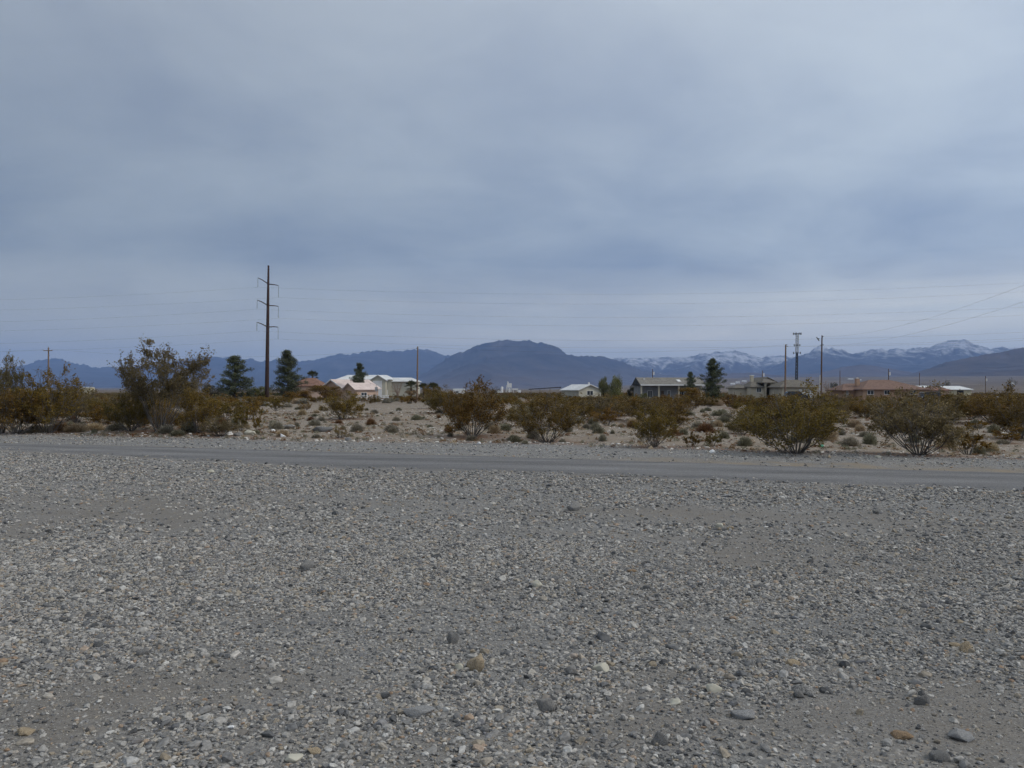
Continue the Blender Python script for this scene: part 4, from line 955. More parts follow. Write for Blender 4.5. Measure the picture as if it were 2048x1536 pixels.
def tuft(seed, n, wdt):
    """unit dome of fine twigs, 1 m tall and 1 m wide"""
    r = np.random.default_rng(seed)
    a = r.uniform(0, 2 * pi, n); el = np.arccos(r.uniform(0.0, 1.0, n)); ln = r.uniform(0.55, 1.0, n) ** 0.7
    tip = np.stack([np.cos(a) * np.sin(el) * 0.5 * ln, np.sin(a) * np.sin(el) * 0.5 * ln, np.cos(el) * ln * 0.97 + 0.03], 1)
    base = tip * r.uniform(0.1, 0.62, (n, 1)) + r.normal(scale=0.035, size=(n, 3)); base[:, 2] = np.abs(base[:, 2])
    d = tip - base; sd_ = np.cross(d, r.normal(size=(n, 3))); sd_ /= np.linalg.norm(sd_, axis=1)[:, None] + 1e-9; sd_ *= wdt * r.uniform(0.5, 1.4, (n, 1))
    mid = (base + tip) / 2 + r.normal(scale=0.03, size=(n, 3)); mid[:, 2] = np.abs(mid[:, 2])
    V = np.stack([base, mid + sd_, tip, mid - sd_], 1).reshape(-1, 3)
    return np_mesh('tuft', V, np.arange(4 * n).reshape(n, 4), False, {'rnd': ('FACE', r.random(n))})
TUFT = {}
for mk in ('bursage', 'green_bursage', 'straw', 'rust'):
    TUFT[mk] = []
    for i in range(3):
        me = tuft(500 + i + 10 * len(TUFT), 1150, 0.010); me.materials.append(M[mk]); TUFT[mk].append(me)
TN = {'bursage': 'grey_bursage', 'green_bursage': 'green_bursage', 'straw': 'straw_bush', 'rust': 'dry_bush'}
for i, (x, y, z, Hh, Wd, mk, lab, grp) in enumerate(lows):
    o = tag(link(TN[mk], TUFT[mk][i % 3], None, None, (x, y, z - 0.01), prng.uniform(0, 6.28)), lab, 'shrub', grp or 'low bushes along the far verge')
    o.scale = (Wd, Wd, Hh)
# far scrub that reads as one mass
def far_keep(x, y, n):
    px = x / y * F + CX
    op = np.where((px > 570) & (px < 880) & (y < 108), 0.96, 0.0); op = np.where((px > 1860) & (px < 2010) & (y < 110), 0.45, op)
    return rng.random(n) > op
fx, fy = sample_view(8800, 78, 420, 1.25); n0 = len(fx); kp = far_keep(fx, fy, n0) & (rng.random(n0) < 0.3 + 0.9 * sstep(0.35, 0.6, fbm(fx * 0.03, fy * 0.03, 91, 3)))
# houses keep their yards clear
def yard(x, y): 
    px = x / y * F + CX; c = np.zeros(len(x), bool)
    for (a, b, d0, d1) in ((625, 760, 158, 190), (662, 840, 190, 216), (1272, 1420, 143, 164), (1470, 1575, 166, 188), (1555, 1640, 144, 178), (1690, 1870, 136, 162), (570, 645, 180, 200), (1150, 1220, 190, 210), (1855, 1950, 208, 240)):
        c |= (px > a) & (px < b) & (y > d0) & (y < d1)
    return c
kp &= ~yard(fx, fy)
fx, fy = fx[kp], fy[kp]; nf = len(fx)
hs_ = rng.uniform(0.7, 1.45, nf); ws_ = hs_ * rng.uniform(1.2, 2.0, nf)
far_vars = []
for i in range(5):
    b_, l_ = creosote(120 + i, 'low', 14, 1900, 0.062); l_.materials.append(M[('leaf', 'leaf_olive', 'leaf', 'leaf_dull', 'leaf_rust')[i]]); far_vars.append(l_)
for i, mk in enumerate(('bursage', 'straw')):
    me = tuft(700 + i, 700, 0.018); me.materials.append(M[mk]); far_vars.append(me)
ci_ = rng.choice(7, nf, p=[0.16, 0.16, 0.15, 0.12, 0.12, 0.16, 0.13]); hs_ = np.where(ci_ >= 5, hs_ * 0.6, hs_); hs_ = hs_ * (1 + 0.22 * ((fy > 95) & (fy < 150)))
scatter('distant_scrub', 'mass of distant olive brown desert scrub', np.stack([fx, fy, gz(fx, fy) - 0.03], 1), np.stack([np.zeros(nf), np.zeros(nf), rng.uniform(0, 6.28, nf)], 1),
        np.stack([ws_, ws_, hs_], 1), ci_, variant_collection('scrub_variant', far_vars), 'scrub')
# dry litter and tiny sprigs lying on the flat
qx, qy = sample_view(16000, 17, 55); q = (qy > sho(qx) - 0.2) & (rng.random(len(qx)) < 0.15 + 0.85 * sstep(0.45, 0.62, fbm(qx * 0.5, qy * 0.5, 95, 3)))
qx, qy = qx[q], qy[q]; nq = len(qx); spr = []
for i, mk in enumerate(('rust', 'bursage', 'straw', 'green_bursage')):
    me = tuft(800 + i, 60, 0.03); me.materials.append(M[mk]); spr.append(me)
qs = rng.uniform(0.04, 0.13, nq)
scatter('ground_sprigs', 'tiny dry sprigs dotted over the sandy flat', np.stack([qx, qy, gz(qx, qy)], 1), np.stack([np.zeros(nq), np.zeros(nq), rng.uniform(0, 6.28, nq)], 1),
        np.stack([qs * 2.4, qs * 2.4, qs], 1), rng.choice(4, nq, p=[0.4, 0.25, 0.15, 0.2]), variant_collection('sprig_variant', spr), 'sprigs')

# ---- trees
def at(px, D): 
    x = XD(px, D); return x, D, gz1(x, D)
def zof(py, D): return EYE + (HY - py) / F * D
def pine_mesh(seed, nleaf=9000):
    """unit pine: height 1, crown radius about 0.33"""
    r = np.random.default_rng(seed); paths = [(np.array([[0, 0, 0], [0.004, 0, 0.5], [0, 0.004, 0.99]]), np.array([0.022, 0.013, 0.003]))]; tips = []; wts = []
    z = 0.06
    while z < 0.97:
        f = (z - 0.06) / 0.91
        env = 0.36 * (1 - f) ** 0.72 * (0.62 + 0.38 * sstep(0, 0.22, f)) + 0.02
        for k in range(int(r.integers(4, 7))):
            a = r.uniform(0, 2 * pi); ln = env * r.uniform(0.35, 1.2); up = r.uniform(0.15, 0.55) * (0.6 + f)
            p0 = np.array([0, 0, z]); p1 = np.array([cos(a) * ln, sin(a) * ln, min(z + ln * up, 0.995)])
            Q = curve_pts(p0, p1, np.array([0, 0, -0.05 * ln]), 5, r, 0.004); paths.append((Q, np.linspace(0.006, 0.002, 5) * (1.1 - f * 0.6)))
            for t in np.linspace(0.35, 1.0, 5):
                c = p0 + (p1 - p0) * t + r.normal(scale=0.012, size=3); c[2] += 0.012
                tips.append(c); wts.append((0.5 + t) * (0.35 + ln / 0.3))
        z += r.uniform(0.030, 0.052)
    tips = np.array(tips); wts = np.array(wts); pk = r.choice(len(tips), nleaf, p=wts / wts.sum())
    off = r.normal(scale=1.0, size=(nleaf, 3)); off /= np.linalg.norm(off, axis=1)[:, None]; off *= (r.random(nleaf) ** 0.5 * 0.052)[:, None]
    dirs = off / 0.03 + np.array([0, 0, 0.7])
    V, FF = leaf_quads(tips[pk] + off * [1, 1, 0.8], 0.030, r, 0.30, dirs)
    pc = r.random(len(tips)) * 0.55; rnd = np.clip(pc[pk] + r.random(nleaf) * 0.3 + np.clip(off[:, 2] * 4, -0.1, 0.2), 0, 1)
    lm = np_mesh('crown', V, FF, False, {'rnd': ('FACE', rnd)}); lm.materials.append(M['needle'])
    TV, TF = tubes(paths, 5); tm = np_mesh('trunk', TV, TF, True); tm.materials.append(M['bark']); return tm, lm
PINES = [pine_mesh(900 + i, 16000) for i in range(4)]
for i, (px, D, ty, wpx, lab) in enumerate([(469, 150, 711, 64, 'grey green pine left of the tall steel pole'), (576, 152, 700, 58, 'grey green pine right of the tall steel pole'),
        (719, 168, 726, 36, 'slender pine in front of the cream metal building'), (1426, 142, 718, 46, 'dark full pine beside the long grey house'), (1380, 140, 743, 24, 'small thin pine in front of the long grey house roof')]):
    x, y, z = at(px, D); Hh = zof(ty, D) - z; Wd = wpx / F * D / 0.52
    t = thing('pine_tree', lab, 'tree', (x, y, z - 0.05), i * 1.3, 'pines between the houses'); t.scale = (Wd, Wd, Hh)
    a_, b_ = PINES[i % 4]; link('trunk', a_, None, t); link('crown', b_, None, t)
def broad_mesh(seed, nleaf, matk, lobes=9, droop=0.0, tr=0.03):
    """unit broadleaf tree or big shrub: height 1, width 1"""
    r = np.random.default_rng(seed); paths = [(np.array([[0, 0, 0], [0.01, 0, 0.25], [0.0, 0.01, 0.5]]), np.array([tr, tr * 0.8, tr * 0.5]))]
    cs = []
    for k in range(lobes):
        a = r.uniform(0, 2 * pi); rr = 0.34 * math.sqrt(r.random()); zz = r.uniform(0.38, 0.86) - 0.25 * (rr / 0.34) ** 2 * 0.6
        c = np.array([cos(a) * rr, sin(a) * rr, zz]); cs.append((c, r.uniform(0.11, 0.19)))
        paths.append((curve_pts(np.array([0, 0, r.uniform(0.12, 0.3)]), c, r.normal(scale=0.03, size=3), 5, r, 0.01), np.linspace(tr * 0.5, tr * 0.12, 5)))
    pk = r.integers(0, lobes, nleaf); cc = np.array([c[0] for c in cs])[pk]; ra = np.array([c[1] for c in cs])[pk]
    off = r.normal(size=(nleaf, 3)); off /= np.linalg.norm(off, axis=1)[:, None]; off *= (ra * r.random(nleaf) ** 0.45)[:, None]
    cen = cc + off; cen[:, 2] -= droop * r.random(nleaf) ** 2 * (np.hypot(cen[:, 0], cen[:, 1]) > 0.2); cen[:, 2] = np.clip(cen[:, 2], 0.04, 1.0)
    V, FF = leaf_quads(cen, 0.036, r, 0.5, np.tile([0, 0, -1.0], (nleaf, 1)) if droop else None)
    pc = r.random(lobes) * 0.4; lm = np_mesh('crown', V, FF, False, {'rnd': ('FACE', np.clip(pc[pk] + r.random(nleaf) * 0.6, 0, 1))}); lm.materials.append(M[matk])
    TV, TF = tubes(paths, 5); tm = np_mesh('trunk', TV, TF, True); tm.materials.append(M['bark']); return tm, lm
for i, (px, D, fy, ty, wpx, mk, dr_, lab, nm) in enumerate([
        (1208, 168, 790, 749, 25, 'olive_leaf', 0.25, 'left of the twin round olive trees beside the pale gable house', 'round_tree'),
        (1231, 166, 790, 746, 30, 'olive_leaf', 0.25, 'right and larger of the twin round olive trees', 'round_tree'),
        (520, 158, 792, 766, 34, 'olive_leaf', 0.0, 'rounded olive tree just left of the steel pole', 'round_tree'),
        (425, 165, 790, 763, 40, 'dark_leaf', 0.0, 'dark low tree behind the tall airy creosote', 'dark_tree'),
        (505, 168, 790, 772, 30, 'dark_leaf', 0.0, 'dark low tree between the left pine and the steel pole', 'dark_tree'),
        (1268, 170, 790, 766, 26, 'dark_leaf', 0.0, 'dark bushy tree at the left end of the long grey house', 'dark_tree'),
        (1284, 126, 800, 781, 24, 'olive_leaf', 0.0, 'bright green bush at the left corner of the long grey house', 'green_bush'),
        (1378, 122, 806, 770, 52, 'leaf', 0.0, 'tall olive bush in front of the long grey house porch', 'olive_bush'),
        (1668, 230, 788, 760, 14, 'dark_leaf', 0.0, 'dark slim tree right of the pole with white conduit', 'dark_tree'),
        (990, 330, 786, 768, 22, 'dark_leaf', 0.0, 'dark distant tree left of the white silos', 'dark_tree'),
        (972, 330, 786, 772, 20, 'dark_leaf', 0.0, 'lower dark distant tree left of the white silos', 'dark_tree'),
        (655, 135, 806, 766, 74, 'leaf', 0.0, 'big olive bush hiding the front of the pink house', 'olive_bush'),
        (600, 140, 803, 776, 54, 'leaf', 0.0, 'olive bush in front of the rust roofed house', 'olive_bush'),
        (1895, 330, 786, 757, 22, 'dark_leaf', 0.0, 'thin distant tree above the pale yellow house', 'distant_tree'),
        (2022, 280, 786, 752, 22, 'dark_leaf', 0.0, 'thin distant tree near the right edge', 'distant_tree'),
        (640, 200, 790, 765, 26, 'dark_leaf', 0.0, 'dark bush between the fan palm and the pink house', 'dark_tree')]):
    x, y, z = at(px, D); Hh = zof(ty, D) - z; Wd = wpx / F * D / 0.74
    a_, b_ = broad_mesh(950 + i, 900 if D > 250 else 6000, mk, (22 if dr_ else 11) if wpx < 40 else 16, dr_)
    t = thing(nm, lab, 'tree' if 'tree' in nm else 'shrub', (x, y, z - 0.03), i * 0.9); t.scale = (Wd, Wd, Hh)
    link('trunk' if 'tree' in nm else 'stems', a_, None, t); link('crown' if 'tree' in nm else 'foliage', b_, None, t)
def palm(px, D, ty, wpx, lab, skirt=True):
    wpx *= 1.25
    x, y, z = at(px, D); top = zof(ty, D) - z; R = wpx / F * D * 0.5; hub = top - R * 0.75
    t = thing('fan_palm', lab, 'palm', (x, y, z), 0, 'fan palms'); r = np.random.default_rng(int(px))
    mb = MB(); mb.path([(0, 0, -0.1), (0.03, 0, hub * 0.5), (0, 0, hub)], [0.22, 0.18, 0.16], 8); mb.build('trunk', M['bark'], t)
    def fronds(n, e0, e1, col, name):
        V, FF, b = [], [], 0
        for k in range(n):
            a = 2 * pi * k / n * 2.4 + r.uniform(-0.3, 0.3); el = r.uniform(e0, e1); d = np.array([cos(a) * cos(el), sin(a) * cos(el), sin(el)])
            side = np.cross(d, [0, 0, 1]); side /= np.linalg.norm(side) + 1e-9; up = np.cross(side, d)
            p0 = np.array([0, 0, hub]); c = p0 + d * R * 0.5
            for s in np.linspace(-1.15, 1.15, 11):
                q = d * cos(s) + side * sin(s); tip = c + q * R * 0.52 * r.uniform(0.85, 1.1) - np.array([0, 0, 0.10 * R]); wv = np.cross(q, up) * R * 0.045
                V += [c, (c + tip) / 2 + wv, tip, (c + tip) / 2 - wv]; FF.append([b, b + 1, b + 2, b + 3]); b += 4
            wv = side * R * 0.02; V += [p0 + wv, c + wv, c - wv, p0 - wv]; FF.append([b, b + 1, b + 2, b + 3]); b += 4
        me = np_mesh(name, np.array(V), np.array(FF), False, {'rnd': ('FACE', r.random(len(FF)))}); link(name, me, M[col], t)
    fronds(26, -0.25, 1.4, 'palm', 'fronds')
    if skirt: fronds(16, -1.3, -0.5, 'dead_frond', 'dead_fronds')
palm(625, 196, 742, 26, 'fan palm rising behind the rust roofed house')
palm(822, 150, 762, 28, 'fan palm left of the wooden pole at the cream building')
palm(847, 158, 767, 26, 'fan palm just right of the wooden pole', False)
palm(866, 158, 766, 30, 'fan palm right of the wooden pole, farther right of two', False)
def bare_tree(px, D, ty, wpx, lab, mk='barebark'):
    x, y, z = at(px, D); Hh = zof(ty, D) - z; R = wpx / F * D * 0.5; r = np.random.default_rng(int(px) + 5)
    t = thing('bare_tree', lab, 'tree', (x, y, z), 0); paths = []; ends = []
    P = np.array([[0, 0, 0], [0.02, 0.02, Hh * 0.18], [0, 0, Hh * 0.35]]); paths.append((P, np.array([0.12, 0.10, 0.08]))); br = []
    for k in range(9):
        a = r.uniform(0, 6.28); e = np.array([cos(a) * R * r.uniform(0.5, 1), sin(a) * R * r.uniform(0.5, 1), Hh * r.uniform(0.65, 1.0)])
        Q = curve_pts(P[1 + k % 2], e, r.normal(scale=0.15, size=3), 6, r, 0.06); br.append((Q, np.linspace(0.06, 0.02, 6)))
        for q in range(5):
            b = Q[int(r.integers(2, 6))]; br.append((curve_pts(b, b + r.normal(scale=0.5, size=3) * [1, 1, 0.6] + [0, 0, 0.35], r.normal(scale=0.05, size=3), 4, r, 0.03), np.linspace(0.03, 0.012, 4)))
    V, FF = tubes(paths, 6); link('trunk', np_mesh('trunk', V, FF, True), M[mk], t); V, FF = tubes(br, 4); link('branches', np_mesh('branches', V, FF, True), M[mk], t)
bare_tree(795, 162, 764, 26, 'bare pinkish brown tree in front of the cream metal building wall')
bare_tree(1655, 240, 762, 24, 'bare brown tree behind the pole with white conduit')

# ------------------------------------------------------------------ buildings
def hip(mb, x0, x1, y0, y1, ze, zr, r0, r1, th=0.14):
    """roof with its ridge along x from r0 to r1"""
    yc = (y0 + y1) / 2; a, b, c, d = (x0, y0, ze), (x1, y0, ze), (x1, y1, ze), (x0, y1, ze); p, q = (r0, yc, zr), (r1, yc, zr); v = (0, 0, -th)
    mb.prism([a, b, q, p], v); mb.prism([c, d, p, q], v)
    if r0 > x0 + 0.01: mb.prism([d, a, p], v)
    if r1 < x1 - 0.01: mb.prism([b, c, q], v)
    return mb
def hipy(mb, x0, x1, y0, y1, ze, zr, r0, r1, th=0.14):
    """roof with its ridge along y from r0 to r1"""
    xc = (x0 + x1) / 2; a, b, c, d = (x0, y0, ze), (x1, y0, ze), (x1, y1, ze), (x0, y1, ze); p, q = (xc, r0, zr), (xc, r1, zr); v = (0, 0, -th)
    mb.prism([d, a, p, q], v); mb.prism([b, c, q, p], v)
    if r0 > y0 + 0.01: mb.prism([a, b, p], v)
    if r1 < y1 - 0.01: mb.prism([c, d, q], v)
    return mb
def window(par, x0, x1, y, z0, z1, frame='white', mull=1, axis='y'):
    f = MB(); t = 0.07; d = 0.06
    f.box(x0 - t, x0, y - d, y + 0.02, z0 - t, z1 + t).box(x1, x1 + t, y - d, y + 0.02, z0 - t, z1 + t).box(x0, x1, y - d, y + 0.02, z0 - t, z0).box(x0, x1, y - d, y + 0.02, z1, z1 + t)
    for k in range(mull):
        c = x0 + (x1 - x0) * (k + 1) / (mull + 1); f.box(c - 0.03, c + 0.03, y - d + 0.005, y + 0.02, z0, z1)
    wo = f.build('window', M[frame], par); MB().box(x0, x1, y - 0.025, y + 0.01, z0, z1).build('pane', M['glass'], wo); return wo
def panel_door(par, name, x0, x1, y, z0, z1, n, mat):
    mb = MB(); h = (z1 - z0) / n
    for k in range(n): mb.box(x0, x1, y - 0.06, y + 0.02, z0 + k * h + 0.02, z0 + (k + 1) * h - 0.02)
    mb.box(x0 + 0.01, x1 - 0.01, y - 0.03, y + 0.01, z0, z1); return mb.build(name, mat, par)
class Site:
    """local metres for photo pixels at one distance"""
    def __init__(s, px, D): s.px, s.D = px, D; s.x, s.y, s.z = at(px, D)
    def X(s, p): return (p - s.px) / F * s.D
    def Z(s, py): return zof(py, s.D) - s.z
    def root(s, name, label, cat, rz=0, group=None): return thing(name, label, cat, (s.x, s.y, s.z - 0.05), rz, group)
GH = 'houses of the far settlement'
# rust roofed house
s = Site(606, 186); h = s.root('rust_roofed_house', 'low house with rust brown hip roof and pinkish wall behind the right pine', 'house', 0, GH)
x0, x1 = s.X(577), s.X(642); ze, zr = s.Z(771), s.Z(755)
MB().box(x0 + 0.3, x1 - 0.3, 0.3, 8, 0, ze).build('wall', M['pink'], h); hip(MB(), x0 - 0.2, x1 + 0.2, -0.2, 8.5, ze, zr, s.X(601), s.X(622)).build('roof', M['rust_roof'], h)
window(h, s.X(583), s.X(591), 0.3, 1.0, 2.0)
# pink house: gable end to the left, long roof slope to the right
s = Site(668, 172); h = s.root('pink_house', 'pink stucco house with pale pink gable roof beside the cream metal building', 'house', radians(38), GH)
Wd, Ln = 10.4, 7.8; ze, zr = s.Z(775), s.Z(758)
MB().box(-0.2, Ln, -Wd / 2, Wd / 2, 0, ze).prism([(-0.2, -Wd / 2, ze), (-0.2, Wd / 2, ze), (-0.2, 0, zr - 0.25)], (0.25, 0, 0)).prism([(Ln - 0.3, -Wd / 2, ze), (Ln - 0.3, Wd / 2, ze), (Ln - 0.3, 0, zr - 0.25)], (0.25, 0, 0)).build('wall', M['pink'], h)
hip(MB(), -0.8, Ln + 0.5, -Wd / 2 - 0.5, Wd / 2 + 0.5, ze - 0.15, zr, -0.8, Ln + 0.5, 0.18).build('roof', M['pink_roof'], h)
MB().prism([(-0.86, -Wd / 2 - 0.5, ze - 0.15), (-0.86, 0, zr + 0.02), (-0.86, 0, zr - 0.24), (-0.86, -Wd / 2 - 0.5, ze - 0.4)], (0.05, 0, 0)).prism([(-0.86, Wd / 2 + 0.5, ze - 0.15), (-0.86, 0, zr + 0.02), (-0.86, 0, zr - 0.24), (-0.86, Wd / 2 + 0.5, ze - 0.4)], (0.05, 0, 0)).build('fascia', M['white'], h)
for a, b in ((1.0, 2.2), (3.6, 5.0)): window(h, a, b, -Wd / 2, 0.9, 1.9)
panel_door(h, 'door', 6.0, 6.9, -Wd / 2, 0.05, 2.0, 1, M['brown_trim'])
s2 = Site(700, 164); h2 = s2.root('pink_garage', 'smaller pink front wing with its own pale gable roof, right of the pink house', 'garage', radians(38), GH)
ze, zr = s2.Z(777), s2.Z(765)
MB().box(0, 4.2, -2.6, 2.6, 0, ze).prism([(0, -2.6, ze), (0, 2.6, ze), (0, 0, zr - 0.2)], (0.25, 0, 0)).build('wall', M['pink'], h2)
hip(MB(), -0.5, 4.4, -3.0, 3.0, ze - 0.12, zr, -0.5, 4.4, 0.16).build('roof', M['pink_roof'], h2); window(h2, 1.2, 2.4, -2.6, 0.8, 1.7)
# cream metal building
s = Site(752, 200); h = s.root('metal_building', 'large cream metal building with white roof and tall white roll up door', 'building', 0, GH)
X, Z = s.X, s.Z
MB().box(X(670), X(779), 2.5, 12, 0, Z(758)).build('wall', M['cream'], h, rz=0)
hip(MB(), X(667), X(781), 2.0, 12.5, Z(758), Z(748.5), X(684), X(764)).build('roof', M['white_roof'], h)
bay = MB().box(X(741), X(771), 0, 2.4, 0, Z(759)).prism([(X(741), 0, Z(759)), (X(771), 0, Z(759)), (X(756), 0, Z(750.5))], (0, 2.4, 0)).build('gable_bay', M['cream'], h)
hipy(MB(), X(739), X(773), -0.4, 7.2, Z(759.6), Z(749.2), -0.4, 7.2, 0.18).build('bay_roof', M['white_roof'], bay)
panel_door(h, 'roll_up_door', X(746.5), X(763), 0, 0.05, Z(762), 6, M['white'])
MB().box(X(745.6), X(746.4), -0.08, 0.0, 0, Z(761)).box(X(763.1), X(763.9), -0.08, 0.0, 0, Z(761)).box(X(745.6), X(763.9), -0.08, 0.0, Z(761.9), Z(761)).build('door_frame', M['white'], h)
MB().box(X(769), X(772.5), 2.36, 2.44, 0.05, 2.1).build('side_door', M['white'], h)
wg = MB().box(X(779.5), X(830), 3.5, 11, 0, Z(761.5)).build('wing_wall', M['cream'], h)
hip(MB(), X(777), X(833), 3.0, 11.6, Z(762), Z(754), X(777), X(816)).build('wing_roof', M['white_roof'], h)
# white rail fence, sign
s = Site(745, 150); h = s.root('rail_fence', 'low white rail fence in front of the cream metal building', 'fence')
n = 9; xs_ = np.linspace(s.X(712), s.X(776), n)
for xx in xs_: MB().box(xx - 0.07, xx + 0.07, -0.07, 0.07, 0, 1.25).build('post', M['white'], h)
for zz in (0.45, 0.82, 1.12): MB().box(xs_[0] - 0.2, xs_[-1] + 0.2, -0.11, -0.075, zz - 0.08, zz + 0.08).build('rail', M['white'], h)
s = Site(752.5, 120); h = s.root('road_sign', 'grey back of a sign on a thin post before the white roll up door', 'sign')
MB().tube((0, 0, 0), (0, 0, s.Z(768)), 0.035, n=8).build('post', M['galv'], h); MB().box(s.X(749.7), s.X(755.3), -0.03, -0.01, s.Z(781), s.Z(773.5)).build('panel', M['galv'], h)
# silos far off
s = Site(1017, 600); h = s.root('white_plant', 'cluster of white silos and low sheds far across the flat', 'plant')
X, Z = s.X, s.Z
MB().box(X(1014.5), X(1023.5), 0, 3.2, Z(775), Z(766.5)).build('bin', M['white'], h)
for a, b in ((1014.6, 0.2), (1023, 0.2), (1014.6, 3.0), (1023, 3.0)): MB().box(X(a) - 0.15, X(a) + 0.15, b - 0.15, b + 0.15, 0, Z(775)).build('leg', M['white'], h)
MB().tube((X(1015.5), 1, Z(767)), (X(1015.5), 1, Z(763)), 0.5, n=10).build('vent_stack', M['white'], h)
MB().tube((X(1004), 1, 0), (X(1004), 1, Z(774)), 0.9, n=12).tube((X(1004), 1, Z(774)), (X(1004), 1, Z(772.8)), 0.9, 0.2, n=12).build('silo', M['white'], h)
MB().box(X(1017), X(1021), -0.2, 3, 0, Z(776.5)).build('hopper', M['white'], h)
MB().box(X(1024.5), X(1036), 0, 4, Z(779.5), Z(776.8)).box(X(1026), X(1027), 0, 4, 0, Z(779)).box(X(1034), X(1035), 0, 4, 0, Z(779)).build('conveyor', M['white'], h)
MB().box(X(995), X(1003), 0, 4, 0, Z(781)).box(X(1036.5), X(1042), 0, 4, 0, Z(780)).build('shed', M['white'], h)
MB().path([(X(1012), 0.5, 0), (X(1013.8), 0.5, Z(770))], 0.3, 6).build('pipe', M['white'], h)
# trailer
def lowbox(px0, px1, D, ty, lab, nm, cat, wallm='white', roofm='white_roof'):
    s = Site((px0 + px1) / 2, D); h = s.root(nm, lab, cat, 0, GH)
    MB().box(s.X(px0), s.X(px1), 0, 3, 0.3, s.Z(ty) - 0.15).build('body', M[wallm], h); MB().prism([(s.X(px0) - 0.1, -0.1, s.Z(ty) - 0.15), (s.X(px0) - 0.1, 3.1, s.Z(ty) - 0.15), (s.X(px0) - 0.1, 1.5, s.Z(ty) + 0.05)], (s.X(px1) - s.X(px0) + 0.2, 0, 0)).build('roof', M[roofm], h)
    window(h, s.X(px0) + 1.0, s.X(px0) + 2.0, 0, 1.2, 1.9); MB().box(s.X(px0) + 0.4, s.X(px1) - 0.4, 0.3, 2.7, 0, 0.3).build('skirt', M['dark'], h)
lowbox(906, 928, 300, 777.5, 'white trailer behind the vase shaped bush tips', 'trailer', 'trailer')
lowbox(158, 182, 330, 774, 'small pale building at far left over the scrub', 'pale_hut', 'building', 'yellow_wall')
lowbox(1126, 1156, 215, 780.0, 'long low white trailer left of the pale gable house', 'trailer', 'trailer')
# carport
s = Site(1090, 240); h = s.root('carport', 'dark flat carport roof on posts left of the pale gable house', 'carport'); X, Z = s.X, s.Z
MB().prism([(X(1058), 0, Z(777.5)), (X(1122.5), 0, Z(773.2)), (X(1122.5), 0, Z(775)), (X(1058), 0, Z(779))], (0, 6, 0)).build('roof', M['dark'], h)
for a in (1062, 1080, 1100, 1120): MB().box(X(a) - 0.06, X(a) + 0.06, 0.1, 0.22, 0, Z(779.2 - (a - 1058) * 0.066)).build('post', M['brown_trim'], h)
# pale gable house
s = Site(1180, 196); h = s.root('pale_gable_house', 'pale house with wide front gable and white roof slope beside the round trees', 'house', radians(24), GH)
ze, zr = s.Z(778.5), s.Z(768); 
MB().box(-3.1, 3.1, 0, 9, 0, ze).prism([(-3.1, 0, ze), (3.1, 0, ze), (0, 0, zr - 0.2)], (0, 0.3, 0)).build('wall', M['cream'], h)
hipy(MB(), -3.5, 3.5, -0.5, 9.4, ze - 0.12, zr, -0.5, 9.4, 0.2).build('roof', M['white_roof'], h); window(h, -0.8, 0.8, 0, 0.9, 1.9)
MB().tube((0, 0.6, zr - 0.1), (0, 0.6, zr + 0.45), 0.2, n=8).build('vent', M['white'], h)
# long grey house
s = Site(1346, 150); h = s.root('long_grey_house', 'long low house with grey shingle roof, white eave board and shaded porch', 'house', 0, GH); X, Z = s.X, s.Z
ze, zr = Z(768.5), Z(753.5)
MB().box(X(1283), X(1409), 2.2, 9.5, 0, ze + 0.35).prism([(X(1283), 2.3, ze + 0.3), (X(1283), 9.4, ze + 0.3), (X(1283), 5.0, zr - 0.3)], (0.2, 0, 0)).prism([(X(1407), 2.3, ze + 0.3), (X(1407), 9.4, ze + 0.3), (X(1407), 5.0, zr - 0.3)], (0.2, 0, 0)).build('wall', M['grey_wall'], h)
rf = hip(MB(), X(1280), X(1412), -0.3, 10.5, ze, zr, X(1280), X(1412), 0.16).build('roof', M['shingle'], h)
MB().prism([(X(1359.5), 1.5, ze + (zr - ze) * (1.8 / 5.4) + 0.04), (X(1366), 1.5, ze + (zr - ze) * (1.8 / 5.4) + 0.04), (X(1365), 2.9, ze + (zr - ze) * (3.2 / 5.4) + 0.04), (X(1358.5), 2.9, ze + (zr - ze) * (3.2 / 5.4) + 0.04)], (0, 0, 0.08)).build('skylight', M['white'], rf)
MB().box(X(1293), X(1296), 3.4, 3.7, zr - 0.6, zr - 0.2).build('roof_vent', M['white'], rf)
MB().box(X(1281), X(1411), -0.36, -0.30, ze - 0.2, ze + 0.02).build('fascia', M['white'], h)
MB().prism([(X(1279.4), -0.34, ze - 0.15), (X(1279.4), 10.5, ze - 0.15), (X(1279.4), 5.1, zr)], (0.1, 0, 0)).build('gable_board', M['dark'], h)
for a in (1283, 1318, 1358, 1403): MB().box(X(a) - 0.13, X(a) + 0.13, 0.0, 0.26, 0, ze - 0.16).build('porch_post', M['stucco'], h)
for a, b in ((1300, 1308), (1340, 1345), (1363, 1372), (1390, 1397)): window(h, X(a), X(b), 2.2, 0.9, 2.1)
panel_door(h, 'door', X(1326), X(1332), 2.2, 0.05, 2.1, 1, M['brown_trim'])
MB().box(X(1276), X(1416), 0.0, 2.2, 0, 0.12).build('porch_floor', M['grey_wall'], h)
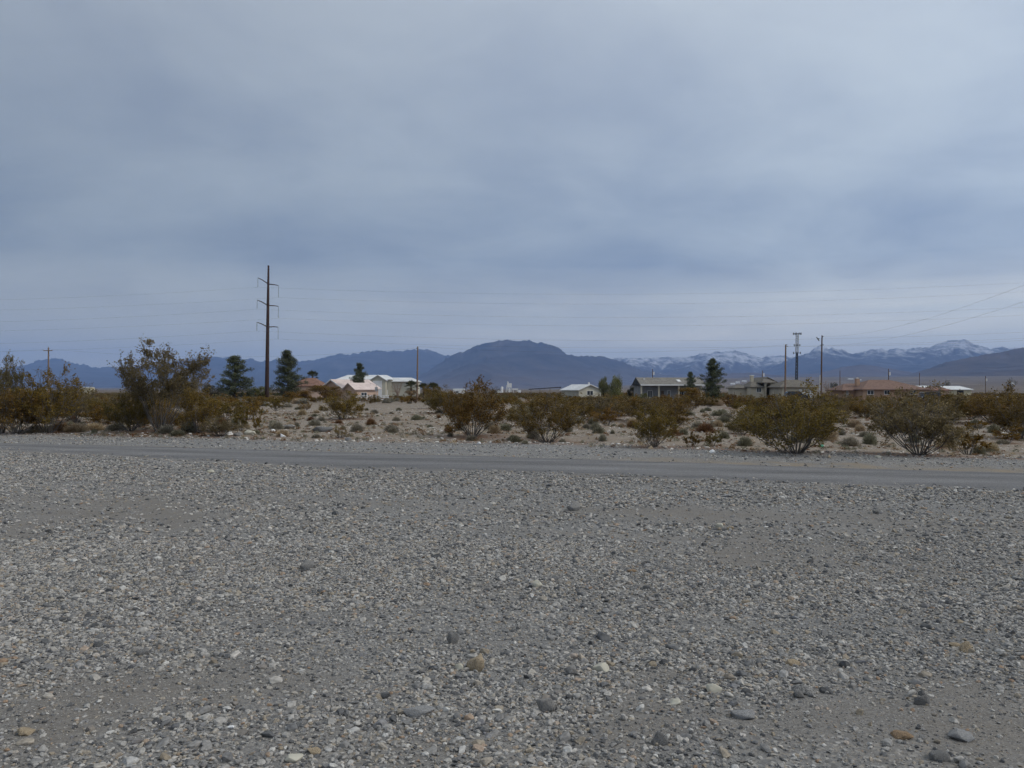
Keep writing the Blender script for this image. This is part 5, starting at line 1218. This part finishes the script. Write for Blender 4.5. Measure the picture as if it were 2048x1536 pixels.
# arched entry house
s = Site(1530, 172); h = s.root('arched_house', 'beige stucco house with tall arched entry, front gable and chimney', 'house', 0, GH); X, Z = s.X, s.Z
MB().box(X(1524), X(1568), 3, 11, 0, Z(767)).prism([(X(1524), 3, Z(767)), (X(1568), 3, Z(767)), (X(1543), 3, Z(755))], (0, 0.3, 0)).build('wall', M['stucco'], h)
gr = MB(); gr.prism([(X(1521), 2.5, Z(768)), (X(1543), 2.5, Z(753)), (X(1543), 11.5, Z(753)), (X(1521), 11.5, Z(768))], (0, 0, -0.18)); gr.prism([(X(1571), 2.5, Z(767.5)), (X(1543), 2.5, Z(753)), (X(1543), 11.5, Z(753)), (X(1571), 11.5, Z(767.5))], (0, 0, -0.18)); gr.build('gable_roof', M['shingle2'], h)
MB().box(X(1503), X(1531), 0.5, 9, 0, Z(772.5)).build('left_wing', M['stucco'], h)
hip(MB(), X(1500.5), X(1534), 0, 9.5, Z(773), Z(762.5), X(1516), X(1528)).build('wing_roof', M['shingle2'], h)
MB().box(X(1481), X(1503), 4, 10, 0, Z(775)).build('back_wing', M['stucco'], h); hip(MB(), X(1477.5), X(1506), 3.5, 10.5, Z(775.2), Z(768), X(1492), X(1504)).build('back_roof', M['shingle2'], h)
ch = MB().box(X(1516), X(1521.5), 5, 6, Z(766), Z(750.5)).build('chimney', M['stucco'], h); MB().box(X(1515.3), X(1522.2), 4.9, 6.1, Z(750.5), Z(749)).build('chimney_cap', M['white'], ch)
# portico with an arch
def arch_wall(x0, x1, a0, a1, zspring, ztop, y0, y1):
    mb = MB(); mb.box(x0, a0, y0, y1, 0, ztop).box(a1, x1, y0, y1, 0, ztop); c = (a0 + a1) / 2; r = (a1 - a0) / 2; nn = 10
    for k in range(nn):
        t0, t1 = pi * k / nn, pi * (k + 1) / nn; p0 = (c - r * cos(t0), zspring + r * sin(t0)); p1 = (c - r * cos(t1), zspring + r * sin(t1))
        mb.prism([(p0[0], y0, p0[1]), (p1[0], y0, p1[1]), (p1[0], y0, ztop), (p0[0], y0, ztop)], (0, y1 - y0, 0))
    return mb
po = arch_wall(X(1529.5), X(1549), X(1533), X(1542), Z(770.5), Z(764.5), 0.0, 0.5).build('entry_arch', M['stucco'], h)
MB().box(X(1543), X(1548.6), 0.5, 3, 0, Z(765)).build('entry_side', M['stucco'], po)
hip(MB(), X(1523), X(1552), -0.5, 4.5, Z(764.2), Z(757), X(1533), X(1542)).build('entry_roof', M['shingle2'], po)
MB().box(X(1533), X(1542), 2.9, 2.98, 0.05, 2.2).build('door', M['brown_trim'], h); window(h, X(1515), X(1523.5), 0.5, Z(783.5), Z(775.5)); window(h, X(1555), X(1562), 3, 0.9, 2.0)
# garage with hip roof
s = Site(1600, 164); h = s.root('hip_garage', 'beige garage with grey hip roof and white door right of the arched house', 'garage', 0, GH); X, Z = s.X, s.Z
MB().box(X(1564), X(1634), 0, 8, 0, Z(773)).build('wall', M['stucco'], h); hip(MB(), X(1558), X(1637.5), -0.6, 8.6, Z(773.5), Z(758.5), X(1585), X(1611)).build('roof', M['shingle2'], h)
panel_door(h, 'garage_door', X(1598), X(1627), 0, 0.05, Z(778), 4, M['white'])
def car(px, D, label, wide):
    """side-on dark sport utility car"""
    x, y, z = at(px, D); t = thing('parked_car', label, 'car', (x, y, z), 0); Lh = wide / 2
    prof = [(-Lh, 0.35), (-Lh, 0.95), (-Lh + 0.1, 1.1), (-Lh + 0.25, 1.7), (-Lh + 0.6, 1.82), (0.35, 1.82), (0.95, 1.18), (Lh - 0.25, 1.05), (Lh, 0.85), (Lh, 0.35)]
    MB().prism([(a, -0.9, b) for a, b in prof], (0, 1.8, 0)).build('body', M['carpaint'], t)
    for a, b in ((-Lh + 0.45, -0.75), (-0.65, 0.2)): MB().box(a, b, -0.93, -0.9, 1.18, 1.68).build('side_window', M['glass'], t)
    for a in (-Lh + 0.8, Lh - 0.85):
        wo = MB().tube((a, -0.95, 0.36), (a, -0.7, 0.36), 0.36, n=18).build('wheel', M['tyre'], t); MB().tube((a, -0.97, 0.36), (a, -0.94, 0.36), 0.22, n=14).build('rim', M['galv'], wo)
    for a in (-Lh - 0.02, Lh): MB().box(a, a + 0.02, -0.75, -0.5, 0.85, 1.0).build('lamp', M['white'], t)
car(1594, 150, 'dark parked car half hidden by scrub before the white garage door', 4.4)
car(1866, 138, 'dark parked car behind bushes at the right end of the red roofed house', 4.3)
# red tile house
s = Site(1780, 146); h = s.root('red_tile_house', 'tan house with broad red tile hip roof and brick chimney', 'house', 0, GH); X, Z = s.X, s.Z
MB().box(X(1729), X(1858), 0.6, 11, 0, Z(777.5)).build('wall', M['tan_stucco'], h)
rf = hip(MB(), X(1724), X(1863), 0, 11.6, Z(778), Z(758.5), X(1766), X(1808)).build('roof', M['tile_roof'], h)
MB().box(X(1706), X(1729), 4, 11, 0, Z(779)).build('side_wing', M['tan_stucco'], h); hip(MB(), X(1699), X(1745), 3.4, 11.4, Z(779.5), Z(766), X(1722), X(1745)).build('side_roof', M['tile_roof'], h)
ch = MB().box(X(1737), X(1743.5), 5.0, 5.9, Z(771), Z(756)).build('chimney', M['tan_stucco'], rf); MB().tube((X(1740.2), 5.45, Z(756)), (X(1740.2), 5.45, Z(754)), 0.2, n=10).build('flue', M['white'], ch)
for a, b in ((1738, 1750), (1772, 1782), (1824, 1835)): window(h, X(a), X(b), 0.6, Z(788), Z(780.5), 'white', 1)
window(h, X(1711), X(1714), 4, 0.9, 2.0)
# far right houses
s = Site(1920, 226); h = s.root('yellow_house', 'pale yellow house with white roof and dark garage door at right', 'house', 0, GH); X, Z = s.X, s.Z
MB().box(X(1897), X(1943), 0, 8, 0, Z(779)).prism([(X(1943) - 0.3, 0, Z(779)), (X(1943) - 0.3, 8, Z(779)), (X(1943) - 0.3, 4, Z(773))], (0.3, 0, 0)).build('wall', M['yellow_wall'], h)
hip(MB(), X(1894), X(1946), -0.5, 8.5, Z(778.5), Z(771.5), X(1896), X(1935)).build('roof', M['white_roof'], h); panel_door(h, 'garage_door', X(1914), X(1927), 0, 0.05, Z(780.5), 3, M['dark'])
s = Site(1882, 214); h = s.root('brown_roof_house', 'low house with red brown roof left of the pale yellow house', 'house', 0, GH); X, Z = s.X, s.Z
MB().box(X(1866), X(1898), 0, 7, 0, Z(780)).build('wall', M['pink'], h); hip(MB(), X(1862), X(1903), -0.5, 7.5, Z(780), Z(772), X(1872), X(1890)).build('roof', M['rust_roof'], h); window(h, X(1874), X(1881), 0, 0.8, 1.8)
s = Site(1850, 250); h = s.root('white_roof_shed', 'long white roof just behind the right end of the red tiled roof', 'shed', 0, GH); X, Z = s.X, s.Z
MB().box(X(1836), X(1866), 0, 6, 0, Z(775)).build('wall', M['stucco'], h); hip(MB(), X(1834), X(1868), -0.4, 6.4, Z(775), Z(771), X(1834), X(1868)).build('roof', M['white_roof'], h)
# rubble heap near the right edge
x, y, z = at(1980, 130); h = thing('rubble_heap', 'long heap of pale grey rubble near the right edge', 'rubble', (x, y, z)); r = np.random.default_rng(77)
for k in range(16):
    me = stone_meshes[k % NV]; q = bpy.data.objects.new('stone', dstone_meshes[k % 6]); COL.objects.link(q); q.parent = h
    sx_ = r.uniform(0.35, 0.75); q.location = (r.uniform(-2.2, 2.2), r.uniform(-0.4, 0.4), 0.2 + 0.35 * (k % 3)); q.scale = (sx_, sx_ * 0.8, sx_ * 0.75); q.rotation_euler = (0, 0, r.uniform(0, 6))
MB().prism([(-3, -0.9, -0.1), (3, -0.9, -0.1), (2.2, 0, 0.75), (-2.2, 0, 0.65)], (0, 0.9, 0)).build('mound', M['desert_stone'], h)

# specks of far houses at the foot of the ranges
r = np.random.default_rng(5)
for k, (px, py, D, wm, lab) in enumerate([(1466, 768, 2400, 14, 'tiny white far house left of the arched house, leftmost'), (1476, 765, 2500, 12, 'tiny white far house left of the arched house, middle'), (1489, 762.5, 2600, 14, 'tiny white far house left of the arched house, rightmost'),
        (1702, 758, 2600, 16, 'tiny pale far house on the slope above the red house, left'), (1719, 759.5, 2500, 12, 'tiny pale far house on the slope above the red house, right'), (2026, 768, 1500, 8, 'tiny white far house near the right edge')]):
    D = min(np.linspace(1200, 5200, 400), key=lambda q: abs(zof(py + 1.2, q) - gz1(XD(px, q), q) - float(fan(np.array([XD(px, q)]), np.array([q]))[0])))
    D = float(D); x = XD(px, D); b = gz1(x, D) + float(fan(np.array([x]), np.array([D]))[0])
    h = thing('far_house', lab, 'house', (x, D, b), 0, 'far houses at the mountain foot'); zz = 3.2; wm = wm * D / 2600
    MB().box(-wm / 2, wm / 2, 0, 8, -1, zz).build('wall', M['white'], h); hip(MB(), -wm / 2 - 0.5, wm / 2 + 0.5, -0.5, 8.5, zz, zz + 1.8, -wm / 2 - 0.5, wm / 2 + 0.5, 0.3).build('roof', M['white_roof'], h)

# ------------------------------------------------------------------ poles and wires
D0 = 156.0; xb, yb, zb = at(533.5, D0); xt = XD(537, D0); zt = zof(531, D0)
sp_ = thing('steel_pole', 'tall rust brown steel power pole with three pairs of arms', 'pole', (xb, yb, zb)); lean = (xt - xb)
MB().path([(0, 0, -0.5), (lean * 0.35, 0, (zt - zb) * 0.35), (lean * 0.7, 0, (zt - zb) * 0.7), (lean, 0, zt - zb)], [0.42, 0.35, 0.27, 0.17], 14).build('shaft', M['weathering'], sp_)
att = []
def lx(px): return XD(px, D0) - xb
for (jy, lt, rt, lb, rb) in ((568, (521, 558), (552, 569), (521, 576.5), (552, 593)), (611, (519.5, 602), (552, 611), (519, 620), (552, 635)), (654, (519, 646), (551.5, 653), (518.5, 663), (551, 677))):
    jz = zof(jy, D0) - zb; jx = lean * jz / (zt - zb)
    for side, tip, bot, dy in (('l', lt, lb, -1.6), ('r', rt, rb, 1.6)):
        tx, tz = lx(tip[0]), zof(tip[1], D0) - zb; bz = zof(bot[1], D0) - zb
        mid = (jx + (tx - jx) * 0.6, dy * 0.6, jz + (tz - jz) * 0.72 + (0.06 if side == 'r' else 0.0))
        a = MB().path([(jx, 0, jz), mid, (tx, dy, tz)], [0.11, 0.09, 0.06], 8).build('arm', M['weathering'], sp_)
        ins = MB().tube((tx, dy, tz), (tx, dy, bz), 0.022, n=6)
        for q in np.linspace(tz - 0.25, bz + 0.15, 12): ins.tube((tx, dy, q), (tx, dy, q - 0.05), 0.06, 0.05, n=8)
        ins.build('insulator', M['wire'], a); att.append((xb + tx, D0 + dy, zb + bz, bot))
def wire(label, P, rad=0.0085, grp='power lines'):
    V, FF = tubes([(P, np.full(len(P), rad))], 4); return tag(link('power_line', np_mesh('power_line', V, FF, True), M['wire']), label, 'wire', grp)
names = ['top left arm', 'top right arm', 'middle left arm', 'middle right arm', 'bottom left arm', 'bottom right arm']
redge = [567, 582, 615.5, 629, 665, 676]
for k, (x, y, z, bot) in enumerate(att):
    Xr = XD(2048, D0); ur = np.linspace(0, 1.12, 60); zr_ = zof(redge[k], D0) - z; b = (zr_ + 6.6 * 1.0); b = 7.16; a = zr_ - b
    R_pts = np.stack([x + ur * (Xr - x), y + ur * 0, z + a * ur + b * ur * ur], 1)
    ul = np.linspace(1.25, 0, 40)[:-1]; Xl = XD(0, D0); L_pts = np.stack([x + ul * (Xl - x), y + ul * 0, z - 3.6 * ul + 1.15 * ul * ul], 1)
    wire('long power line through the ' + names[k] + ' of the steel pole', np.concatenate([L_pts, R_pts]))
def wood_pole(px, D, ty, lab, arm=0.0, mk='pole_wood', r=0.17, transformer=False, conduit=False, stub=None, top_px=None):
    x, y, z = at(px, D); H = zof(ty, D) - z; t = thing('wooden_pole', lab, 'pole', (x, y, z), 0, 'wooden power poles'); dx_ = 0 if top_px is None else XD(top_px, D) - x
    MB().path([(0, 0, -0.4), (dx_ * 0.5, 0, H * 0.5), (dx_, 0, H)], [r, r * 0.85, r * 0.68], 12).build('shaft', M[mk], t)
    if arm:
        ar = MB().box(dx_ - arm, dx_ + arm, -r - 0.1, -r + 0.02, H - 0.75, H - 0.6).build('cross_arm', M[mk], t)
        for q in (-0.9, 0.9): MB().tube((dx_ + q * arm, -r - 0.04, H - 0.6), (dx_ + q * arm, -r - 0.04, H - 0.38), 0.05, 0.03, n=8).build('insulator', M['galv'], ar)
        MB().tube((dx_, 0, H), (dx_, 0, H + 0.25), 0.04, 0.03, n=8).build('insulator', M['galv'], t)
    if stub:
        for (s0, zz) in stub: MB().tube((dx_, -0.05, H - zz), (dx_ + s0, -0.05, H - zz + 0.04), 0.06, 0.045, n=8).build('bracket', M['dark'], t)
    if transformer:
        tr = MB().tube((0.33, 0, H - 1.9), (0.33, 0, H - 0.9), 0.25, n=14).build('transformer', M['white'], t); MB().tube((0.33, 0, H - 0.9), (0.33, 0, H - 0.65), 0.04, 0.03, n=8).build('bushing', M['dark'], tr)
    if conduit: MB().tube((-r - 0.07, -0.02, -0.2), (-r * 0.75 - 0.05, -0.02, H * 0.42), 0.07, n=8).build('conduit', M['pvc'], t)
    return (x + dx_, y, z + H)
w1 = wood_pole(97, 170, 695, 'wooden pole with cross arm against the far mountains at left', 0.95, r=0.19)
w2 = wood_pole(834, 150, 693, 'plain wooden pole at the right end of the cream metal building', 0, r=0.18, stub=[(-0.32, 0.35)], top_px=835.5)
w3 = wood_pole(1570, 158, 689, 'thick tan wooden pole between the arched house and the garage', 0, r=0.20, stub=[(0.5, 0.4), (0.32, 0.12)], top_px=1571.5)
w4 = wood_pole(1642, 126, 671, 'dark wooden pole with white conduit up its left side', 0, 'pole_dark', 0.14, conduit=True, stub=[(0.22, 0.16), (-0.3, 1.55), (0.25, 1.5)], top_px=1644)
wood_pole(1305, 260, 738, 'short brown pole with white transformer behind the long grey house', 0, 'pole_dark', 0.16, transformer=True)
wood_pole(1525, 260, 741, 'short brown pole with white transformer behind the arched house chimney', 0, 'pole_wood', 0.16, transformer=True)
wood_pole(1777, 240, 738, 'short dark pole with white transformer behind the red tile roof', 0, 'pole_dark', 0.16, transformer=True)
wood_pole(1680, 300, 741, 'thin distant pole left of the red tile roof', 0, 'pole_dark', 0.16)
wood_pole(1839, 300, 746, 'thin distant pole right of the red tile roof', 0, 'pole_dark', 0.16)
wood_pole(1971, 300, 752, 'thin distant pole with white transformer near the right edge', 0, 'pole_dark', 0.15, transformer=True)
def sag(a, b, s, n=40):
    t = np.linspace(0, 1, n)[:, None]; P = np.array(a) * (1 - t) + np.array(b) * t; P[:, 2] -= 4 * s * t[:, 0] * (1 - t[:, 0]); return P
a1 = (w1[0] + 0.85, w1[1] - 0.2, w1[2] - 0.38); a0 = (w1[0] - 0.85, w1[1] - 0.2, w1[2] - 0.38)
wire('thin line from the left wooden pole to the pole by the cream building', sag(a1, (w2[0] - 0.3, w2[1], w2[2] - 0.35), 1.6), 0.009)
wire('thin line from the left wooden pole off the left edge', sag(a0, (w1[0] - 45, w1[1] + 4, w1[2] - 0.6), 0.6), 0.009)
wire('thin line from the pole by the cream building to the thick tan pole', sag(w2, (w3[0] + 0.3, w3[1], w3[2] - 0.05), 1.3), 0.009)
wire('thin line from the thick tan pole past the dark pole to the right edge', sag((w3[0] + 0.5, w3[1], w3[2] - 0.35), (XD(2200, 150), 150, zof(672, 150)), 0.5), 0.009)
e1 = (XD(2230, 46), 46.0, zof(496, 46)); e2 = (XD(2230, 46), 46.0, zof(540, 46))
wire('upper line rising from the dark pole top to the right edge', sag((w4[0] + 0.2, w4[1], w4[2] - 0.1), e1, 1.4), 0.007)
wire('lower line rising from the dark pole to the right edge', sag((w4[0] + 0.2, w4[1], w4[2] - 1.5), e2, 1.2), 0.007)
# cell tower
D = 420; x, y, z = at(1592.5, D); H = zof(666, D) - z; t = thing('cell_tower', 'lattice cell tower with three antenna rings behind the garage', 'tower', (x, y, z)); dx_ = XD(1594.5, D) - x
def lattice(z0, z1, w0, w1_, r_, n):
    mb = MB(); cs = [(-1, -1), (1, -1), (1, 1), (-1, 1)]
    def pt(c, zz): 
        f = (zz - z0) / (z1 - z0); ww = w0 + (w1_ - w0) * f; return (dx_ * zz / H + c[0] * ww, c[1] * ww, zz)
    for c in cs: mb.tube(pt(c, z0), pt(c, z1), r_, n=6)
    for k in range(n):
        za, zb_ = z0 + (z1 - z0) * k / n, z0 + (z1 - z0) * (k + 1) / n
        for i in range(4):
            mb.tube(pt(cs[i], za), pt(cs[(i + 1) % 4], zb_), r_ * 0.6, n=4); mb.tube(pt(cs[(i + 1) % 4], za), pt(cs[i], zb_), r_ * 0.6, n=4)
    return mb
lattice(0, zof(706, D) - z, 0.55, 0.36, 0.16, 12).build('lower_mast', M['darksteel'], t); lattice(zof(706, D) - z, H, 0.62, 0.5, 0.08, 9).build('upper_mast', M['galv'], t)
for zz, R, nn in ((H - 0.4, 2.0, 8), (zof(690.5, D) - z, 1.6, 6), (zof(706, D) - z, 2.0, 6)):
    ring = MB(); 
    for k in range(12): ring.tube((dx_ * zz / H + cos(k * pi / 6) * R * 0.8, sin(k * pi / 6) * R * 0.8, zz), (dx_ * zz / H + cos((k + 1) * pi / 6) * R * 0.8, sin((k + 1) * pi / 6) * R * 0.8, zz), 0.07, n=5)
    for k in range(4): ring.tube((dx_ * zz / H, 0, zz), (dx_ * zz / H + cos(k * pi / 2) * R * 0.8, sin(k * pi / 2) * R * 0.8, zz), 0.06, n=5)
    ro = ring.build('antenna_ring', M['darksteel'], t)
    for k in range(nn):
        a = 2 * pi * k / nn + 0.2; cx_, cy_ = dx_ * zz / H + cos(a) * R, sin(a) * R; MB().box(cx_ - 0.16, cx_ + 0.16, cy_ - 0.1, cy_ + 0.1, zz - 0.55, zz + 0.55).build('antenna_panel', M['darksteel'], ro)
# bird
x, y, z0 = XD(1636, 90), 90, zof(678, 90)
bd = thing('bird', 'small dark bird flying left of the dark pole top', 'bird', (x, y, z0), 0.4); m_ = MB()
m_.path([(-0.2, 0, 0.0), (-0.1, 0, 0.01), (0.05, 0, 0.02), (0.17, 0, 0.05), (0.22, 0, 0.05)], [0.015, 0.045, 0.055, 0.035, 0.008], 8); m_.build('body', M['dark'], bd)
for s_ in (-1, 1): MB().prism([(0.08, 0.03 * s_, 0.03), (-0.06, 0.03 * s_, 0.02), (-0.12, 0.16 * s_, 0.2 * s_), (-0.02, 0.22 * s_, 0.26 * s_), (0.06, 0.14 * s_, 0.16 * s_)], (0.0, 0.012, 0.006)).build('wing', M['dark'], bd)
# green scrap of litter by the verge
x, y, z = GP(1643, 894); bt = thing('green_bottle', 'small green plastic bottle lying right of the broadest creosote', 'bottle', (x, y, z + 0.03), 0.9)
MB().path([(-0.16, 0, 0), (0.05, 0, 0), (0.1, 0, 0), (0.15, 0, 0)], [0.05, 0.05, 0.02, 0.018], 12).build('body', M['green'], bt); MB().tube((0.15, 0, 0), (0.18, 0, 0), 0.022, n=10).build('cap', M['white'], bt)

# ------------------------------------------------------------------ air
HZ = 8.2e-5
hb = MB().box(-16600, 16600, -16600, 16600, -60, 770).mesh('haze')
hm = bpy.data.materials.new('haze'); hm.use_nodes = True; n, l = nodes_of(hm)
for q in list(n): n.remove(q)
o_ = n.new('ShaderNodeOutputMaterial'); pv = n.new('ShaderNodeVolumePrincipled'); pv.inputs['Density'].default_value = HZ; pv.inputs['Color'].default_value = (0.34, 0.54, 1.0, 1); pv.inputs['Anisotropy'].default_value = 0.0
l.new(pv.outputs[0], o_.inputs['Volume'])
tag(link('haze', hb, hm), 'thin blue haze of the distance', None, None, 'stuff')
